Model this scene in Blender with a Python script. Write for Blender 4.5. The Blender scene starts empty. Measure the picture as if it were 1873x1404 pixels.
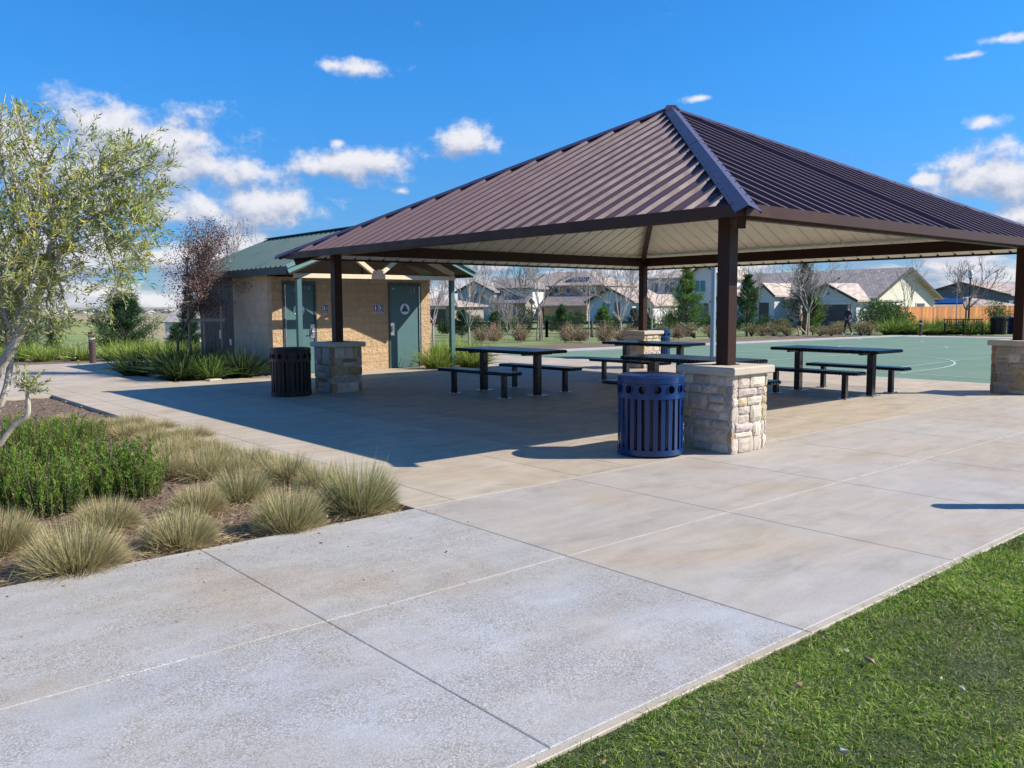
import bpy, math, random
import numpy as np
from mathutils import Vector, Matrix
random.seed(7); RNG = np.random.default_rng(11)
D = bpy.data; SC = bpy.context.scene; COL = SC.collection
PI = math.pi
# ------------------------------------------------------------------ camera
F, PITCH, ROLL, YAW = 1565.84, 0.0928, -0.0055, 0.8624
W0, H0 = 1873.0, 1404.0
EYE = np.array([0, 0, 1.5])
fw = np.array([math.cos(YAW)*math.cos(PITCH), math.sin(YAW)*math.cos(PITCH), -math.sin(PITCH)])
rt = np.array([math.sin(YAW), -math.cos(YAW), 0.0]); up = np.cross(rt, fw)
cr, sr = math.cos(ROLL), math.sin(ROLL)
RT = cr*rt + sr*up; UP = -sr*rt + cr*up
VH = np.array([math.cos(YAW), math.sin(YAW), 0.0])
def ray(px, py): return RT*((px-W0/2)/F) - UP*((py-H0/2)/F) + fw
def zg(x, y):
    s = x*VH[0] + y*VH[1]
    z = -0.012*min(max(s-22, 0), 58)
    dd = math.hypot(x, y)
    if dd > 45:      # a dip in the field where the farther houses at left stand lower
        sm = lambda t: (lambda q: q*q*(3-2*q))(min(max(t, 0.0), 1.0))
        z -= 3.5*sm((dd-45)/45)*sm(1-(dd-170)/80)*sm(1.6-abs(math.atan2(y, x)-1.235)/0.055)
    if s > 290: z -= min((s-290)*0.045, 26)
    return z
def gp(px, py, dz=0.0):
    d = ray(px, py); z = 0
    for i in range(30):
        t = (z+dz-1.5)/d[2]; p = EYE + t*d; z = 0.5*z+0.5*zg(p[0], p[1])
    return Vector((p[0], p[1], z+dz))
def at(px, py, depth): return Vector(EYE + ray(px, py)*depth)
def on(px, depth, dz=0.0):
    p = at(px, 600, depth); return Vector((p.x, p.y, zg(p.x, p.y)+dz))
def face_cam(p): return math.atan2(p.y, p.x) - PI/2      # local +y away from the camera
cam = D.objects.new('camera', D.cameras.new('camera')); COL.objects.link(cam)
M = Matrix(((RT[0], UP[0], -fw[0], 0), (RT[1], UP[1], -fw[1], 0), (RT[2], UP[2], -fw[2], 1.5), (0, 0, 0, 1)))
cam.matrix_world = M; cam.data.sensor_width = 36; cam.data.lens = F/W0*36
cam.data.clip_start = 0.05; cam.data.clip_end = 40000; SC.camera = cam
SC.view_settings.view_transform = 'Standard'; SC.view_settings.look = 'None'; SC.view_settings.exposure = 0.7; SC.view_settings.gamma = 1
# ------------------------------------------------------------------ sun and sky
SAZ, SEL = math.radians(-42), math.radians(36.5)
SUN = Vector((math.cos(SEL)*math.cos(SAZ), math.cos(SEL)*math.sin(SAZ), math.sin(SEL)))
sl = D.lights.new('sun', 'SUN'); sl.energy = 5.0; sl.angle = math.radians(0.5); sl.color = (1.0, 0.93, 0.82)
so = D.objects.new('sun', sl); COL.objects.link(so); so.rotation_euler = SUN.to_track_quat('Z', 'Y').to_euler()
w = D.worlds.new('World'); SC.world = w; w.use_nodes = True
NT = w.node_tree; NT.nodes.clear()
class G:
    """tiny node helper"""
    def __init__(s, nt): s.nt = nt
    def n(s, t, **kw):
        x = s.nt.nodes.new(t)
        for k, v in kw.items(): setattr(x, k, v)
        return x
    def put(s, sock, v):
        if isinstance(v, bpy.types.NodeSocket): s.nt.links.new(v, sock)
        elif v is not None: sock.default_value = v
    def math(s, op, a, b=None, c=None, clamp=False):
        x = s.n('ShaderNodeMath', operation=op, use_clamp=clamp); s.put(x.inputs[0], a)
        if b is not None: s.put(x.inputs[1], b)
        if c is not None: s.put(x.inputs[2], c)
        return x.outputs[0]
    def vec(s, op, a, b=None):
        x = s.n('ShaderNodeVectorMath', operation=op); s.put(x.inputs[0], a)
        if b is not None: s.put(x.inputs[1], b)
        return x.outputs['Value'] if op in ('LENGTH', 'DOT_PRODUCT') else x.outputs[0]
    def noise(s, v, scale, detail=4, rough=0.55, dist=0.0):
        x = s.n('ShaderNodeTexNoise'); s.put(x.inputs['Vector'], v); x.inputs['Scale'].default_value = scale
        x.inputs['Detail'].default_value = detail; x.inputs['Roughness'].default_value = rough; x.inputs['Distortion'].default_value = dist
        return x.outputs['Fac']
    def mix(s, f, a, b, mode='MIX'):
        x = s.n('ShaderNodeMix', data_type='RGBA', blend_type=mode); s.put(x.inputs[0], f); s.put(x.inputs[6], a); s.put(x.inputs[7], b)
        return x.outputs[2]
    def rng(s, v, a, b, c=0.0, d=1.0, smooth=True):
        x = s.n('ShaderNodeMapRange', interpolation_type='SMOOTHSTEP' if smooth else 'LINEAR')
        s.put(x.inputs[0], v)
        for i, q in enumerate((a, b, c, d)): s.put(x.inputs[i+1], q)
        return x.outputs[0]
    def comb(s, a, b, c):
        x = s.n('ShaderNodeCombineXYZ'); s.put(x.inputs[0], a); s.put(x.inputs[1], b); s.put(x.inputs[2], c); return x.outputs[0]
def rgb(c): return (c[0], c[1], c[2], 1.0)
def s2l(r, g, b):
    f = lambda v: (v/255/12.92) if v/255 <= 0.04045 else ((v/255+0.055)/1.055)**2.4
    return (f(r), f(g), f(b))
g = G(NT)
tc = g.n('ShaderNodeTexCoord').outputs['Generated']
sky = g.n('ShaderNodeTexSky', sky_type='NISHITA', sun_disc=False, sun_elevation=SEL, sun_rotation=math.radians(132))
sky.air_density = 1.0; sky.dust_density = 0.25; sky.ozone_density = 3.0; sky.altitude = 0
skyc = sky.outputs[0]
sep = g.n('ShaderNodeSeparateXYZ'); g.put(sep.inputs[0], tc)
az = g.math('ARCTAN2', sep.outputs[1], sep.outputs[0]); el = g.math('ARCSINE', sep.outputs[2])
skyc = g.mix(1.0, skyc, g.mix(g.rng(el, 0.0, 0.30), rgb((0.34, 0.60, 1.02)), rgb((0.25, 0.90, 1.48))), 'MULTIPLY')
def skyuv(px, py):
    d = ray(px, py); d = d/np.linalg.norm(d); return math.atan2(d[1], d[0]), math.asin(d[2])
BL = [ # clouds: px, py, half width, half height in photo pixels
 (215, 250, 105, 75), (240, 300, 165, 80), (205, 232, 75, 55), (300, 270, 80, 55), (330, 305, 80, 45), (150, 320, 90, 40), (330, 310, 100, 42), (440, 320, 90, 30), (30, 280, 110, 55), (100, 360, 90, 45),
 (600, 305, 75, 26), (700, 292, 80, 34), (618, 262, 18, 12),
 (460, 378, 110, 44), (540, 385, 60, 32), (380, 385, 60, 34), (300, 385, 60, 25),
 (850, 258, 66, 24), (670, 122, 95, 19), (610, 118, 50, 14), (735, 348, 18, 9),
 (1830, 318, 92, 50), (1885, 310, 80, 52), (1870, 395, 60, 24), (1697, 327, 28, 10), (1803, 222, 42, 14), (1825, 72, 45, 10), (1775, 100, 45, 8), (1275, 180, 34, 8),
 (460, 452, 110, 34), (340, 470, 80, 34), (160, 470, 90, 40), (60, 440, 60, 30)]
def cloudmask(du, dv):
    u = g.math('ADD', az, du); v = g.math('ADD', el, dv); p = g.comb(u, v, 0.0); m = None
    for bi, (x, y, a, b) in enumerate(BL):
        uc, vc = skyuv(x, y)
        q = g.vec('LENGTH', g.vec('MULTIPLY', g.vec('SUBTRACT', p, (uc, vc, 0)), (F/a, F/b, 0)))
        q = g.math('SUBTRACT', 0.55 if y in (72, 100, 180) else (0.75 if y in (122, 118, 348, 262) else 1.0), q)
        m = q if m is None else g.math('SMOOTH_MAX', m, q, 0.35)
    m = g.math('MAXIMUM', m, -1.0)
    n1 = g.noise(g.vec('MULTIPLY', p, (1.0, 1.2, 1)), 17.0, 11, 0.62, 0.0)
    n2 = g.noise(g.vec('MULTIPLY', p, (1.0, 3.6, 1)), 9.0, 8, 0.58, 0.3)
    m = g.math('ADD', g.math('ADD', m, 0.08), g.math('MULTIPLY', g.math('SUBTRACT', n1, 0.5), 3.9))
    low = g.rng(v, 0.05, 0.20, 0.86, -0.7)
    lowm = g.math('MULTIPLY', g.math('ADD', g.math('SUBTRACT', n2, 0.53), g.math('MULTIPLY', g.math('SUBTRACT', low, 0.62), 0.6)), 5.0)
    return m, lowm
m0, l0 = cloudmask(0.0, 0.0)
m1, l1 = cloudmask(-0.006, 0.013)
# unseen broken cumulus behind and above the viewer, added for whiter fill light
bk_ = g.rng(g.vec('DOT_PRODUCT', tc, (float(VH[0]), float(VH[1]), -0.1)), 0.45, 0.05, -1.6, -0.20)
up_ = g.rng(sep.outputs[2], 0.55, 0.95, 0.0, 1.3)
nb = g.noise(g.vec('MULTIPLY', tc, (1.0, 1.0, 1.8)), 3.2, 9, 0.6, 0.3)
cb = g.math('ADD', g.math('MULTIPLY', g.math('SUBTRACT', nb, 0.49), 5.0), g.math('SUBTRACT', bk_, up_))
c0 = g.math('MAXIMUM', g.math('MAXIMUM', m0, l0), cb); c1 = g.math('MAXIMUM', m1, l1)
alpha = g.rng(c0, -0.18, 0.85)
shade = g.rng(g.math('SUBTRACT', c0, c1), -0.75, 0.85)
thick = g.rng(c0, 0.1, 1.6)
cc = g.mix(shade, rgb((0.36, 0.42, 0.59)), rgb((0.96, 0.94, 0.96)))
cc = g.mix(g.math('MULTIPLY', thick, 0.25), cc, rgb((0.80, 0.83, 0.92)))
wisp = g.math('MULTIPLY', alpha, 0.93)
bgk = 0.078
cem = g.mix(1.0, cc, (1/bgk*0.98/2**0.7,)*3+(1,), 'MULTIPLY')
fin = g.mix(wisp, skyc, cem)
bg = g.n('ShaderNodeBackground'); g.put(bg.inputs[0], fin); bg.inputs[1].default_value = bgk
ow = g.n('ShaderNodeOutputWorld'); NT.links.new(bg.outputs[0], ow.inputs[0])
w.cycles.sampling_method = 'MANUAL'; w.cycles.sample_map_resolution = 1024
# ------------------------------------------------------------------ materials
MATS = {}
def mat(name, col=(0.5, 0.5, 0.5), rough=0.6, metal=0.0, var=0.12, vscale=6.0, bump=0.0, bscale=40.0, attr=False, spec=0.5, trans=0.0, coat=0.0, dirt=0.0, build=None, rvar=0.1):
    if name in MATS: return MATS[name]
    m = D.materials.new(name); m.use_nodes = True; q = G(m.node_tree); b = m.node_tree.nodes['Principled BSDF']
    t = q.n('ShaderNodeTexCoord'); v = t.outputs['Object']
    if attr:
        a = q.n('ShaderNodeAttribute', attribute_name='Col'); c = a.outputs['Color']
    else: c = rgb(col)
    n = q.noise(v, vscale, 5, 0.6)
    c = q.mix(1.0, c, q.comb(*[q.rng(n, 0.25, 0.75, 1-var, 1+var, False)]*3), 'MULTIPLY')
    if dirt:
        n2 = q.noise(v, vscale*0.37, 7, 0.7, 0.8)
        c = q.mix(q.rng(n2, 0.52, 0.78, 0, dirt), c, rgb((0.16, 0.12, 0.08)))
    if build: c = build(q, v, c, b)
    q.put(b.inputs['Base Color'], c)
    q.put(b.inputs['Roughness'], q.rng(q.noise(v, vscale*2.3, 4), 0.3, 0.7, max(rough-rvar, 0.02), min(rough+rvar, 1), False))
    b.inputs['Metallic'].default_value = metal; b.inputs['Specular IOR Level'].default_value = spec
    if coat: b.inputs['Coat Weight'].default_value = coat; b.inputs['Coat Roughness'].default_value = 0.15
    if bump:
        bp = q.n('ShaderNodeBump'); bp.inputs['Strength'].default_value = bump; bp.inputs['Distance'].default_value = 0.01
        q.put(bp.inputs['Height'], q.noise(v, bscale, 6, 0.65)); q.put(b.inputs['Normal'], bp.outputs[0])
    if trans:
        tr = q.n('ShaderNodeBsdfTranslucent'); q.put(tr.inputs[0], c); mx = q.n('ShaderNodeMixShader'); mx.inputs[0].default_value = trans
        o = m.node_tree.nodes['Material Output']; m.node_tree.links.new(b.outputs[0], mx.inputs[1]); m.node_tree.links.new(tr.outputs[0], mx.inputs[2]); m.node_tree.links.new(mx.outputs[0], o.inputs[0])
    MATS[name] = m; return m
def concrete_build(q, v, c, b):
    cz = q.n('ShaderNodeAttribute', attribute_name='Crz').outputs['Fac']
    big = q.noise(v, 0.75, 5, 0.6, 0.5); big2 = q.noise(q.vec('ADD', v, (13.1, 4.2, 0)), 0.42, 6, 0.6, 0.6)
    c = q.mix(q.rng(big, 0.46, 0.70, 0, 0.55), c, rgb((0.40, 0.30, 0.19)), 'MIX')
    c = q.mix(q.math('MULTIPLY', q.rng(big2, 0.44, 0.66, 0, 0.75), q.math('MULTIPLY', cz, 0.9)), c, rgb((0.42, 0.44, 0.49)), 'MIX')
    inv = q.math('SUBTRACT', 1.0, cz)
    dmp = q.noise(q.vec('MULTIPLY', v, (0.8, 1.2, 1)), 2.1, 9, 0.74, 0.7)
    c = q.mix(q.math('MULTIPLY', q.rng(dmp, 0.48, 0.70, 0, 0.42), inv), c, rgb((0.185, 0.15, 0.115)))
    edge = q.noise(v, 6.5, 6, 0.7, 0.6)
    c = q.mix(q.rng(edge, 0.55, 0.80, 0, 0.30), c, rgb((0.50, 0.45, 0.38)))
    st = q.noise(q.vec('MULTIPLY', v, (0.7, 3.4, 1)), 1.5, 7, 0.68, 0.6)
    c = q.mix(1.0, c, q.comb(*[q.rng(st, 0.3, 0.72, 0.86, 1.12, False)]*3), 'MULTIPLY')
    # crazed paste lines that a rubbed surface shows
    wv = q.vec('ADD', v, q.vec('MULTIPLY', q.comb(q.noise(v, 30, 4), q.noise(q.vec('ADD', v, (5, 5, 0)), 30, 4), 0.0), (0.05, 0.05, 0)))
    vo = q.n('ShaderNodeTexVoronoi', feature='DISTANCE_TO_EDGE'); q.put(vo.inputs['Vector'], wv); vo.inputs['Scale'].default_value = 78
    ln = q.rng(vo.outputs['Distance'], 0.03, 0.20, 1, 0)
    pat = q.rng(q.noise(v, 2.2, 5, 0.68), 0.34, 0.60, 0.30, 1.0)
    f = q.math('MULTIPLY', q.math('MULTIPLY', ln, pat), cz)
    c = q.mix(q.math('MULTIPLY', f, 0.72), c, rgb((0.20, 0.17, 0.13)))
    sp = q.rng(q.noise(v, 170, 3, 0.7), 0.35, 0.7, 0.90, 1.08, False)
    c = q.mix(1.0, c, q.comb(sp, sp, sp), 'MULTIPLY')
    sp2 = q.rng(q.noise(v, 1.0, 2), 0.70, 0.76, 0, 0.25)
    c = q.mix(sp2, c, rgb((0.30, 0.17, 0.08)))
    return c
CONC = mat('broomed_concrete', rough=0.62, var=0.10, vscale=2.2, bump=0.20, bscale=90, attr=True, build=concrete_build, spec=0.45)
def block_build(q, v, c, b):
    s = q.n('ShaderNodeSeparateXYZ'); q.put(s.inputs[0], v)
    br = q.n('ShaderNodeTexBrick'); q.put(br.inputs['Vector'], q.comb(q.math('ADD', s.outputs[0], s.outputs[1]), s.outputs[2], 0.0))
    br.inputs['Scale'].default_value = 1.0; br.inputs['Brick Width'].default_value = 0.36; br.inputs['Row Height'].default_value = 0.18
    br.inputs['Mortar Size'].default_value = 0.006; br.inputs['Mortar Smooth'].default_value = 0.3
    br.inputs['Color1'].default_value = (0.92, 0.92, 0.92, 1); br.inputs['Color2'].default_value = (1.05, 1.03, 1.0, 1); br.inputs['Mortar'].default_value = (0.88, 0.87, 0.84, 1)
    bp = q.n('ShaderNodeBump'); bp.inputs['Strength'].default_value = 1.0; bp.inputs['Distance'].default_value = 0.035
    h = q.math('SUBTRACT', q.noise(v, 13, 5, 0.55, 0.4), q.math('MULTIPLY', br.outputs['Fac'], 0.18))
    q.put(bp.inputs['Height'], h); q.put(b.inputs['Normal'], bp.outputs[0])
    return q.mix(1.0, c, br.outputs['Color'], 'MULTIPLY')
BLOCK = mat('split_face_block', (0.45, 0.315, 0.185), 0.9, var=0.16, vscale=9, build=block_build)
SBLOCK = mat('smooth_block', (0.50, 0.385, 0.27), 0.9, var=0.14, vscale=5, build=lambda q, v, c, b: block_build(q, v, c, b))
for nd in SBLOCK.node_tree.nodes:
    if nd.type == 'BUMP': nd.inputs['Distance'].default_value = 0.006
ROOF = mat('brown_metal_roof', (0.100, 0.058, 0.066), 0.58, 0.0, var=0.12, vscale=1.4, spec=0.30, dirt=0.05)
HIPC = mat('brown_hip_metal', (0.080, 0.055, 0.085), 0.38, 0.15, var=0.10, vscale=3, spec=0.7)
SOFF = mat('cream_underside_metal', (0.80, 0.76, 0.67), 0.5, 0.0, var=0.05, vscale=2)
STEEL = mat('brown_painted_steel', (0.034, 0.014, 0.010), 0.45, 0.0, var=0.08, vscale=3, spec=0.18)
FASC = mat('brown_fascia', (0.055, 0.026, 0.018), 0.45, 0.0, var=0.08, vscale=2, spec=0.2)
TEALR = mat('green_metal_roof', (0.026, 0.072, 0.070), 0.46, 0.05, var=0.06, vscale=1.2, spec=0.5)
TEALD = mat('dark_green_fascia', (0.018, 0.035, 0.036), 0.5, var=0.08)
TEAL = mat('teal_paint', (0.068, 0.140, 0.148), 0.5, var=0.07, vscale=5, dirt=0.06, spec=0.35)
TEALF = mat('teal_frame', (0.025, 0.055, 0.058), 0.5, var=0.1)
CREAM = mat('cream_timber', (0.66, 0.55, 0.38), 0.6, var=0.08, vscale=8)
BOARD = mat('brown_gable_board', (0.20, 0.13, 0.08), 0.7, var=0.15)
CAPC = mat('cast_stone_cap', (0.44, 0.38, 0.30), 0.8, var=0.14, vscale=7, bump=0.3, bscale=60, dirt=0.15)
STONE = mat('ledge_stone', rough=0.88, var=0.20, vscale=14, bump=0.8, bscale=45, attr=True)
BLUE = mat('blue_powder_coat', (0.003, 0.029, 0.118), 0.24, 0.0, var=0.02, spec=0.4, coat=0.08, rvar=0.03)
BLACK = mat('black_powder_coat', (0.009, 0.008, 0.008), 0.34, 0.0, var=0.02, spec=0.35, rvar=0.03)
LINER = mat('dark_liner', (0.006, 0.006, 0.009), 0.35, var=0.1)
BLACK2 = mat('table_frame_coat', (0.006, 0.006, 0.007), 0.26, 0.0, var=0.05, vscale=20, spec=0.5, rvar=0.04)
PLATE = mat('worn_base_plate', (0.42, 0.42, 0.43), 0.35, 0.8, var=0.2, vscale=12, dirt=0.3)
CHROME = mat('brushed_steel', (0.55, 0.55, 0.55), 0.3, 0.9, var=0.08)
GALV = mat('grey_blue_pole', (0.30, 0.36, 0.42), 0.45, 0.3, var=0.08)
WHITE = mat('white_paint', (0.78, 0.79, 0.80), 0.5, var=0.04)
SIGNB = mat('sign_blue', (0.010, 0.035, 0.20), 0.4, var=0.04)
BRONZE = mat('bronze_bollard', (0.085, 0.055, 0.05), 0.45, 0.2, var=0.1)
LENS = mat('frosted_lens', (0.55, 0.56, 0.55), 0.3, var=0.05)
BARK = mat('smooth_pale_bark', (0.40, 0.35, 0.28), 0.85, var=0.25, vscale=12, bump=0.6, bscale=60, dirt=0.25)
BARKG = mat('grey_twig_bark', (0.36, 0.31, 0.28), 0.85, var=0.2, vscale=4)
BARKD = mat('dark_bark', (0.12, 0.085, 0.06), 0.9, var=0.2, vscale=8)
STAKE = mat('weathered_stake', (0.36, 0.26, 0.16), 0.85, var=0.2, vscale=8)
LEAF = mat('leaves', rough=0.6, var=0.10, vscale=3, attr=True, trans=0.30, spec=0.18)
STRAW = mat('grass_blades', rough=0.6, var=0.08, vscale=3, attr=True, trans=0.30, spec=0.3)
def mulch_build(q, v, c, b):
    n = q.noise(v, 55, 6, 0.75, 1.2); n2 = q.noise(v, 9, 5, 0.6)
    c = q.mix(q.rng(n, 0.38, 0.62), rgb((0.06, 0.038, 0.026)), rgb((0.21, 0.145, 0.10)))
    return q.mix(q.rng(n2, 0.45, 0.7, 0, 0.35), c, rgb((0.27, 0.20, 0.13)))
MULCH = mat('bark_mulch', rough=0.95, bump=1.0, bscale=55, build=mulch_build)
def ground_build(q, v, c, b):
    s = q.n('ShaderNodeSeparateXYZ'); q.put(s.inputs[0], v)
    dist = q.vec('LENGTH', q.comb(s.outputs[0], s.outputs[1], 0.0))
    n = q.noise(v, 0.35, 6, 0.65, 0.4); n2 = q.noise(v, 0.05, 6, 0.6, 0.8); n3 = q.noise(v, 3.0, 5, 0.7)
    gr = q.mix(n3, rgb((0.085, 0.14, 0.03)), rgb((0.19, 0.235, 0.06)))
    gr = q.mix(q.rng(n, 0.45, 0.62, 0, 0.6), gr, rgb((0.27, 0.22, 0.12)))
    dry = q.mix(q.rng(n2, 0.4, 0.6), rgb((0.30, 0.24, 0.14)), rgb((0.22, 0.21, 0.10)))
    dd = q.math('ADD', dist, q.math('MULTIPLY', q.math('SUBTRACT', n2, 0.5), 160.0))
    return q.mix(q.rng(dd, 110, 190), gr, dry)
GROUND = mat('turf_and_dry_field', rough=0.95, build=ground_build, bump=0.6, bscale=8)
COURTM = mat('green_court_paint', (0.135, 0.208, 0.148), 0.8, spec=0.2, dirt=0.16, var=0.10, vscale=0.6, bump=0.1, bscale=120)
LINEM = mat('court_line_paint', (0.38, 0.47, 0.42), 0.8, spec=0.2, var=0.08, vscale=2)
JOINT = mat('pale_joint_sealant', (0.43, 0.39, 0.33), 0.85, var=0.22, vscale=9)
GLASS = mat('window_glass', (0.05, 0.08, 0.10), 0.12, var=0.05, spec=0.8)
TURFB = mat('lawn_soil', (0.035, 0.052, 0.013), 0.95, var=0.6, vscale=45, bump=0.8, bscale=60)
def board_fence(q, v, c, b):
    s = q.n('ShaderNodeSeparateXYZ'); q.put(s.inputs[0], v)
    cell = q.math('FLOOR', q.math('MULTIPLY', s.outputs[0], 3.4))
    wn = q.n('ShaderNodeTexWhiteNoise', noise_dimensions='1D'); q.put(wn.inputs['W'], cell)
    return q.mix(1.0, c, q.comb(*[q.rng(wn.outputs['Value'], 0, 1, 0.62, 1.25, False)]*3), 'MULTIPLY')
CEDAR = mat('cedar_boards', (0.50, 0.20, 0.055), 0.8, var=0.15, vscale=3, build=board_fence)
# ------------------------------------------------------------------ mesh helpers
def link(o, parent=None):
    COL.objects.link(o)
    if parent is not None: o.parent = parent
    return o
def tag(o, label=None, cat=None, group=None, kind=None):
    if label: o['label'] = label
    if cat: o['category'] = cat
    if group: o['group'] = group
    if kind: o['kind'] = kind
    return o
def empty(name, loc=(0, 0, 0), rz=0.0, label=None, cat=None, group=None):
    o = D.objects.new(name, None); o.empty_display_size = 0.1; COL.objects.link(o); o.location = loc; o.rotation_euler = (0, 0, rz)
    return tag(o, label, cat, group)
def np_mesh(name, V, Fq, C=None, material=None, parent=None, smooth=False, extra=None):
    """V (n,3), Fq (m,4) quads"""
    me = D.meshes.new(name); V = np.asarray(V, dtype=np.float32); Fq = np.asarray(Fq, dtype=np.int32)
    me.vertices.add(len(V)); me.vertices.foreach_set('co', V.ravel())
    me.loops.add(Fq.size); me.loops.foreach_set('vertex_index', Fq.ravel())
    me.polygons.add(len(Fq)); me.polygons.foreach_set('loop_start', np.arange(0, Fq.size, Fq.shape[1], dtype=np.int32))
    me.polygons.foreach_set('loop_total', np.full(len(Fq), Fq.shape[1], dtype=np.int32))
    me.polygons.foreach_set('use_smooth', np.full(len(Fq), bool(smooth), dtype=bool))
    me.update(calc_edges=True)
    if C is not None:
        a = me.color_attributes.new('Col', 'FLOAT_COLOR', 'POINT')
        C4 = np.ones((len(V), 4), dtype=np.float32); C4[:, :3] = C; a.data.foreach_set('color', C4.ravel())
    if extra is not None:
        a = me.attributes.new('Crz', 'FLOAT', 'POINT'); a.data.foreach_set('value', np.asarray(extra, dtype=np.float32))
    me.materials.append(material)
    o = D.objects.new(name, me); return link(o, parent)
class MB:
    def __init__(s): s.v = []; s.f = []; s.c = []; s.col = (1, 1, 1)
    def add(s, vs, fs):
        n = len(s.v); s.v += [tuple(p) for p in vs]; s.f += [tuple(i+n for i in f) for f in fs]; s.c += [s.col]*len(vs); return s
    def box(s, x0, x1, y0, y1, z0, z1, M=None, bev=0.0):
        if bev <= 0:
            vs = [Vector((x, y, z)) for z in (z0, z1) for y in (y0, y1) for x in (x0, x1)]
            fs = [(0, 2, 3, 1), (4, 5, 7, 6), (0, 1, 5, 4), (2, 6, 7, 3), (0, 4, 6, 2), (1, 3, 7, 5)]
        else:
            b = min(bev, (x1-x0)/2.01, (y1-y0)/2.01, (z1-z0)/2.01); rings = []
            for (z, i) in ((z0, b), (z0+b, 0), (z1-b, 0), (z1, b)):
                xa, xb, ya, yb = x0+i, x1-i, y0+i, y1-i; k = b*0.6
                rings.append([Vector(p) for p in ((xa+k, ya, z), (xb-k, ya, z), (xb, ya+k, z), (xb, yb-k, z), (xb-k, yb, z), (xa+k, yb, z), (xa, yb-k, z), (xa, ya+k, z))])
            vs = sum(rings, []); fs = [tuple(reversed(range(8))), tuple(range(24, 32))]
            for r in range(3):
                for i in range(8): fs.append((r*8+i, r*8+(i+1) % 8, (r+1)*8+(i+1) % 8, (r+1)*8+i))
        if M is not None: vs = [M @ p for p in vs]
        return s.add(vs, fs)
    def beam(s, a, b, wd, h, upv=(0, 0, 1), bev=0.0):
        a = Vector(a); b = Vector(b); d = (b-a); L = d.length; d.normalize(); u = Vector(upv); sd = d.cross(u).normalized(); u = sd.cross(d).normalized()
        Mx = Matrix(((d.x, sd.x, u.x, a.x), (d.y, sd.y, u.y, a.y), (d.z, sd.z, u.z, a.z), (0, 0, 0, 1)))
        return s.box(0, L, -wd/2, wd/2, -h/2, h/2, Mx, bev)
    def prism(s, poly, axis, a, b):
        """poly 2D points extruded along axis from a to b; axis x: pts (y,z); y: (x,z); z: (x,y)"""
        def P(p, t):
            return {'x': (t, p[0], p[1]), 'y': (p[0], t, p[1]), 'z': (p[0], p[1], t)}[axis]
        n = len(poly); vs = [P(p, a) for p in poly]+[P(p, b) for p in poly]
        fs = [tuple(reversed(range(n))), tuple(range(n, 2*n))]+[(i, (i+1) % n, n+(i+1) % n, n+i) for i in range(n)]
        return s.add(vs, fs)
    def tube(s, pts, rad, sides=8, cap=True):
        pts = [Vector(p) for p in pts]; rad = rad if hasattr(rad, '__len__') else [rad]*len(pts)
        vs = []; fs = []; ref = Vector((0.31, 0.17, 0.93)); pd = None
        for i, p in enumerate(pts):
            d = (pts[min(i+1, len(pts)-1)]-pts[max(i-1, 0)])
            d = d.normalized() if d.length > 1e-9 else Vector((0, 0, 1))
            sd = d.cross(ref)
            if sd.length < 0.1: sd = d.cross(Vector((1, 0, 0)))
            sd.normalize(); u = sd.cross(d); ref = u if i == 0 else u
            ref = u
            for k in range(sides):
                a = 2*PI*k/sides; vs.append(p+(sd*math.cos(a)+u*math.sin(a))*rad[i])
        for i in range(len(pts)-1):
            for k in range(sides): fs.append((i*sides+k, i*sides+(k+1) % sides, (i+1)*sides+(k+1) % sides, (i+1)*sides+k))
        if cap: fs += [tuple(reversed(range(sides))), tuple(range((len(pts)-1)*sides, len(pts)*sides))]
        return s.add(vs, fs)
    def lathe(s, prof, sides=32, M=None, close=False):
        vs = []; fs = []; n = len(prof)
        for (r, z) in prof:
            for k in range(sides):
                a = 2*PI*k/sides; p = Vector((r*math.cos(a), r*math.sin(a), z)); vs.append(M @ p if M else p)
        for i in range(n if close else n-1):
            j = (i+1) % n
            for k in range(sides): fs.append((i*sides+k, i*sides+(k+1) % sides, j*sides+(k+1) % sides, j*sides+k))
        return s.add(vs, fs)
    def build(s, name, material, parent=None, smooth=False, col=False):
        me = D.meshes.new(name); me.from_pydata(s.v, [], s.f); me.update()
        if col:
            a = me.color_attributes.new('Col', 'FLOAT_COLOR', 'POINT')
            a.data.foreach_set('color', np.array([(c[0], c[1], c[2], 1) for c in s.c], dtype=np.float32).ravel())
        if smooth:
            me.polygons.foreach_set('use_smooth', np.ones(len(me.polygons), dtype=bool))
            me.set_sharp_from_angle(angle=math.radians(38))
        me.materials.append(material); o = D.objects.new(name, me); return link(o, parent)
def copy_tree(o, parent=None):
    c = o.copy(); COL.objects.link(c)
    if parent is not None: c.parent = parent
    for ch in list(o.children): copy_tree(ch, c)
    return c
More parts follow.
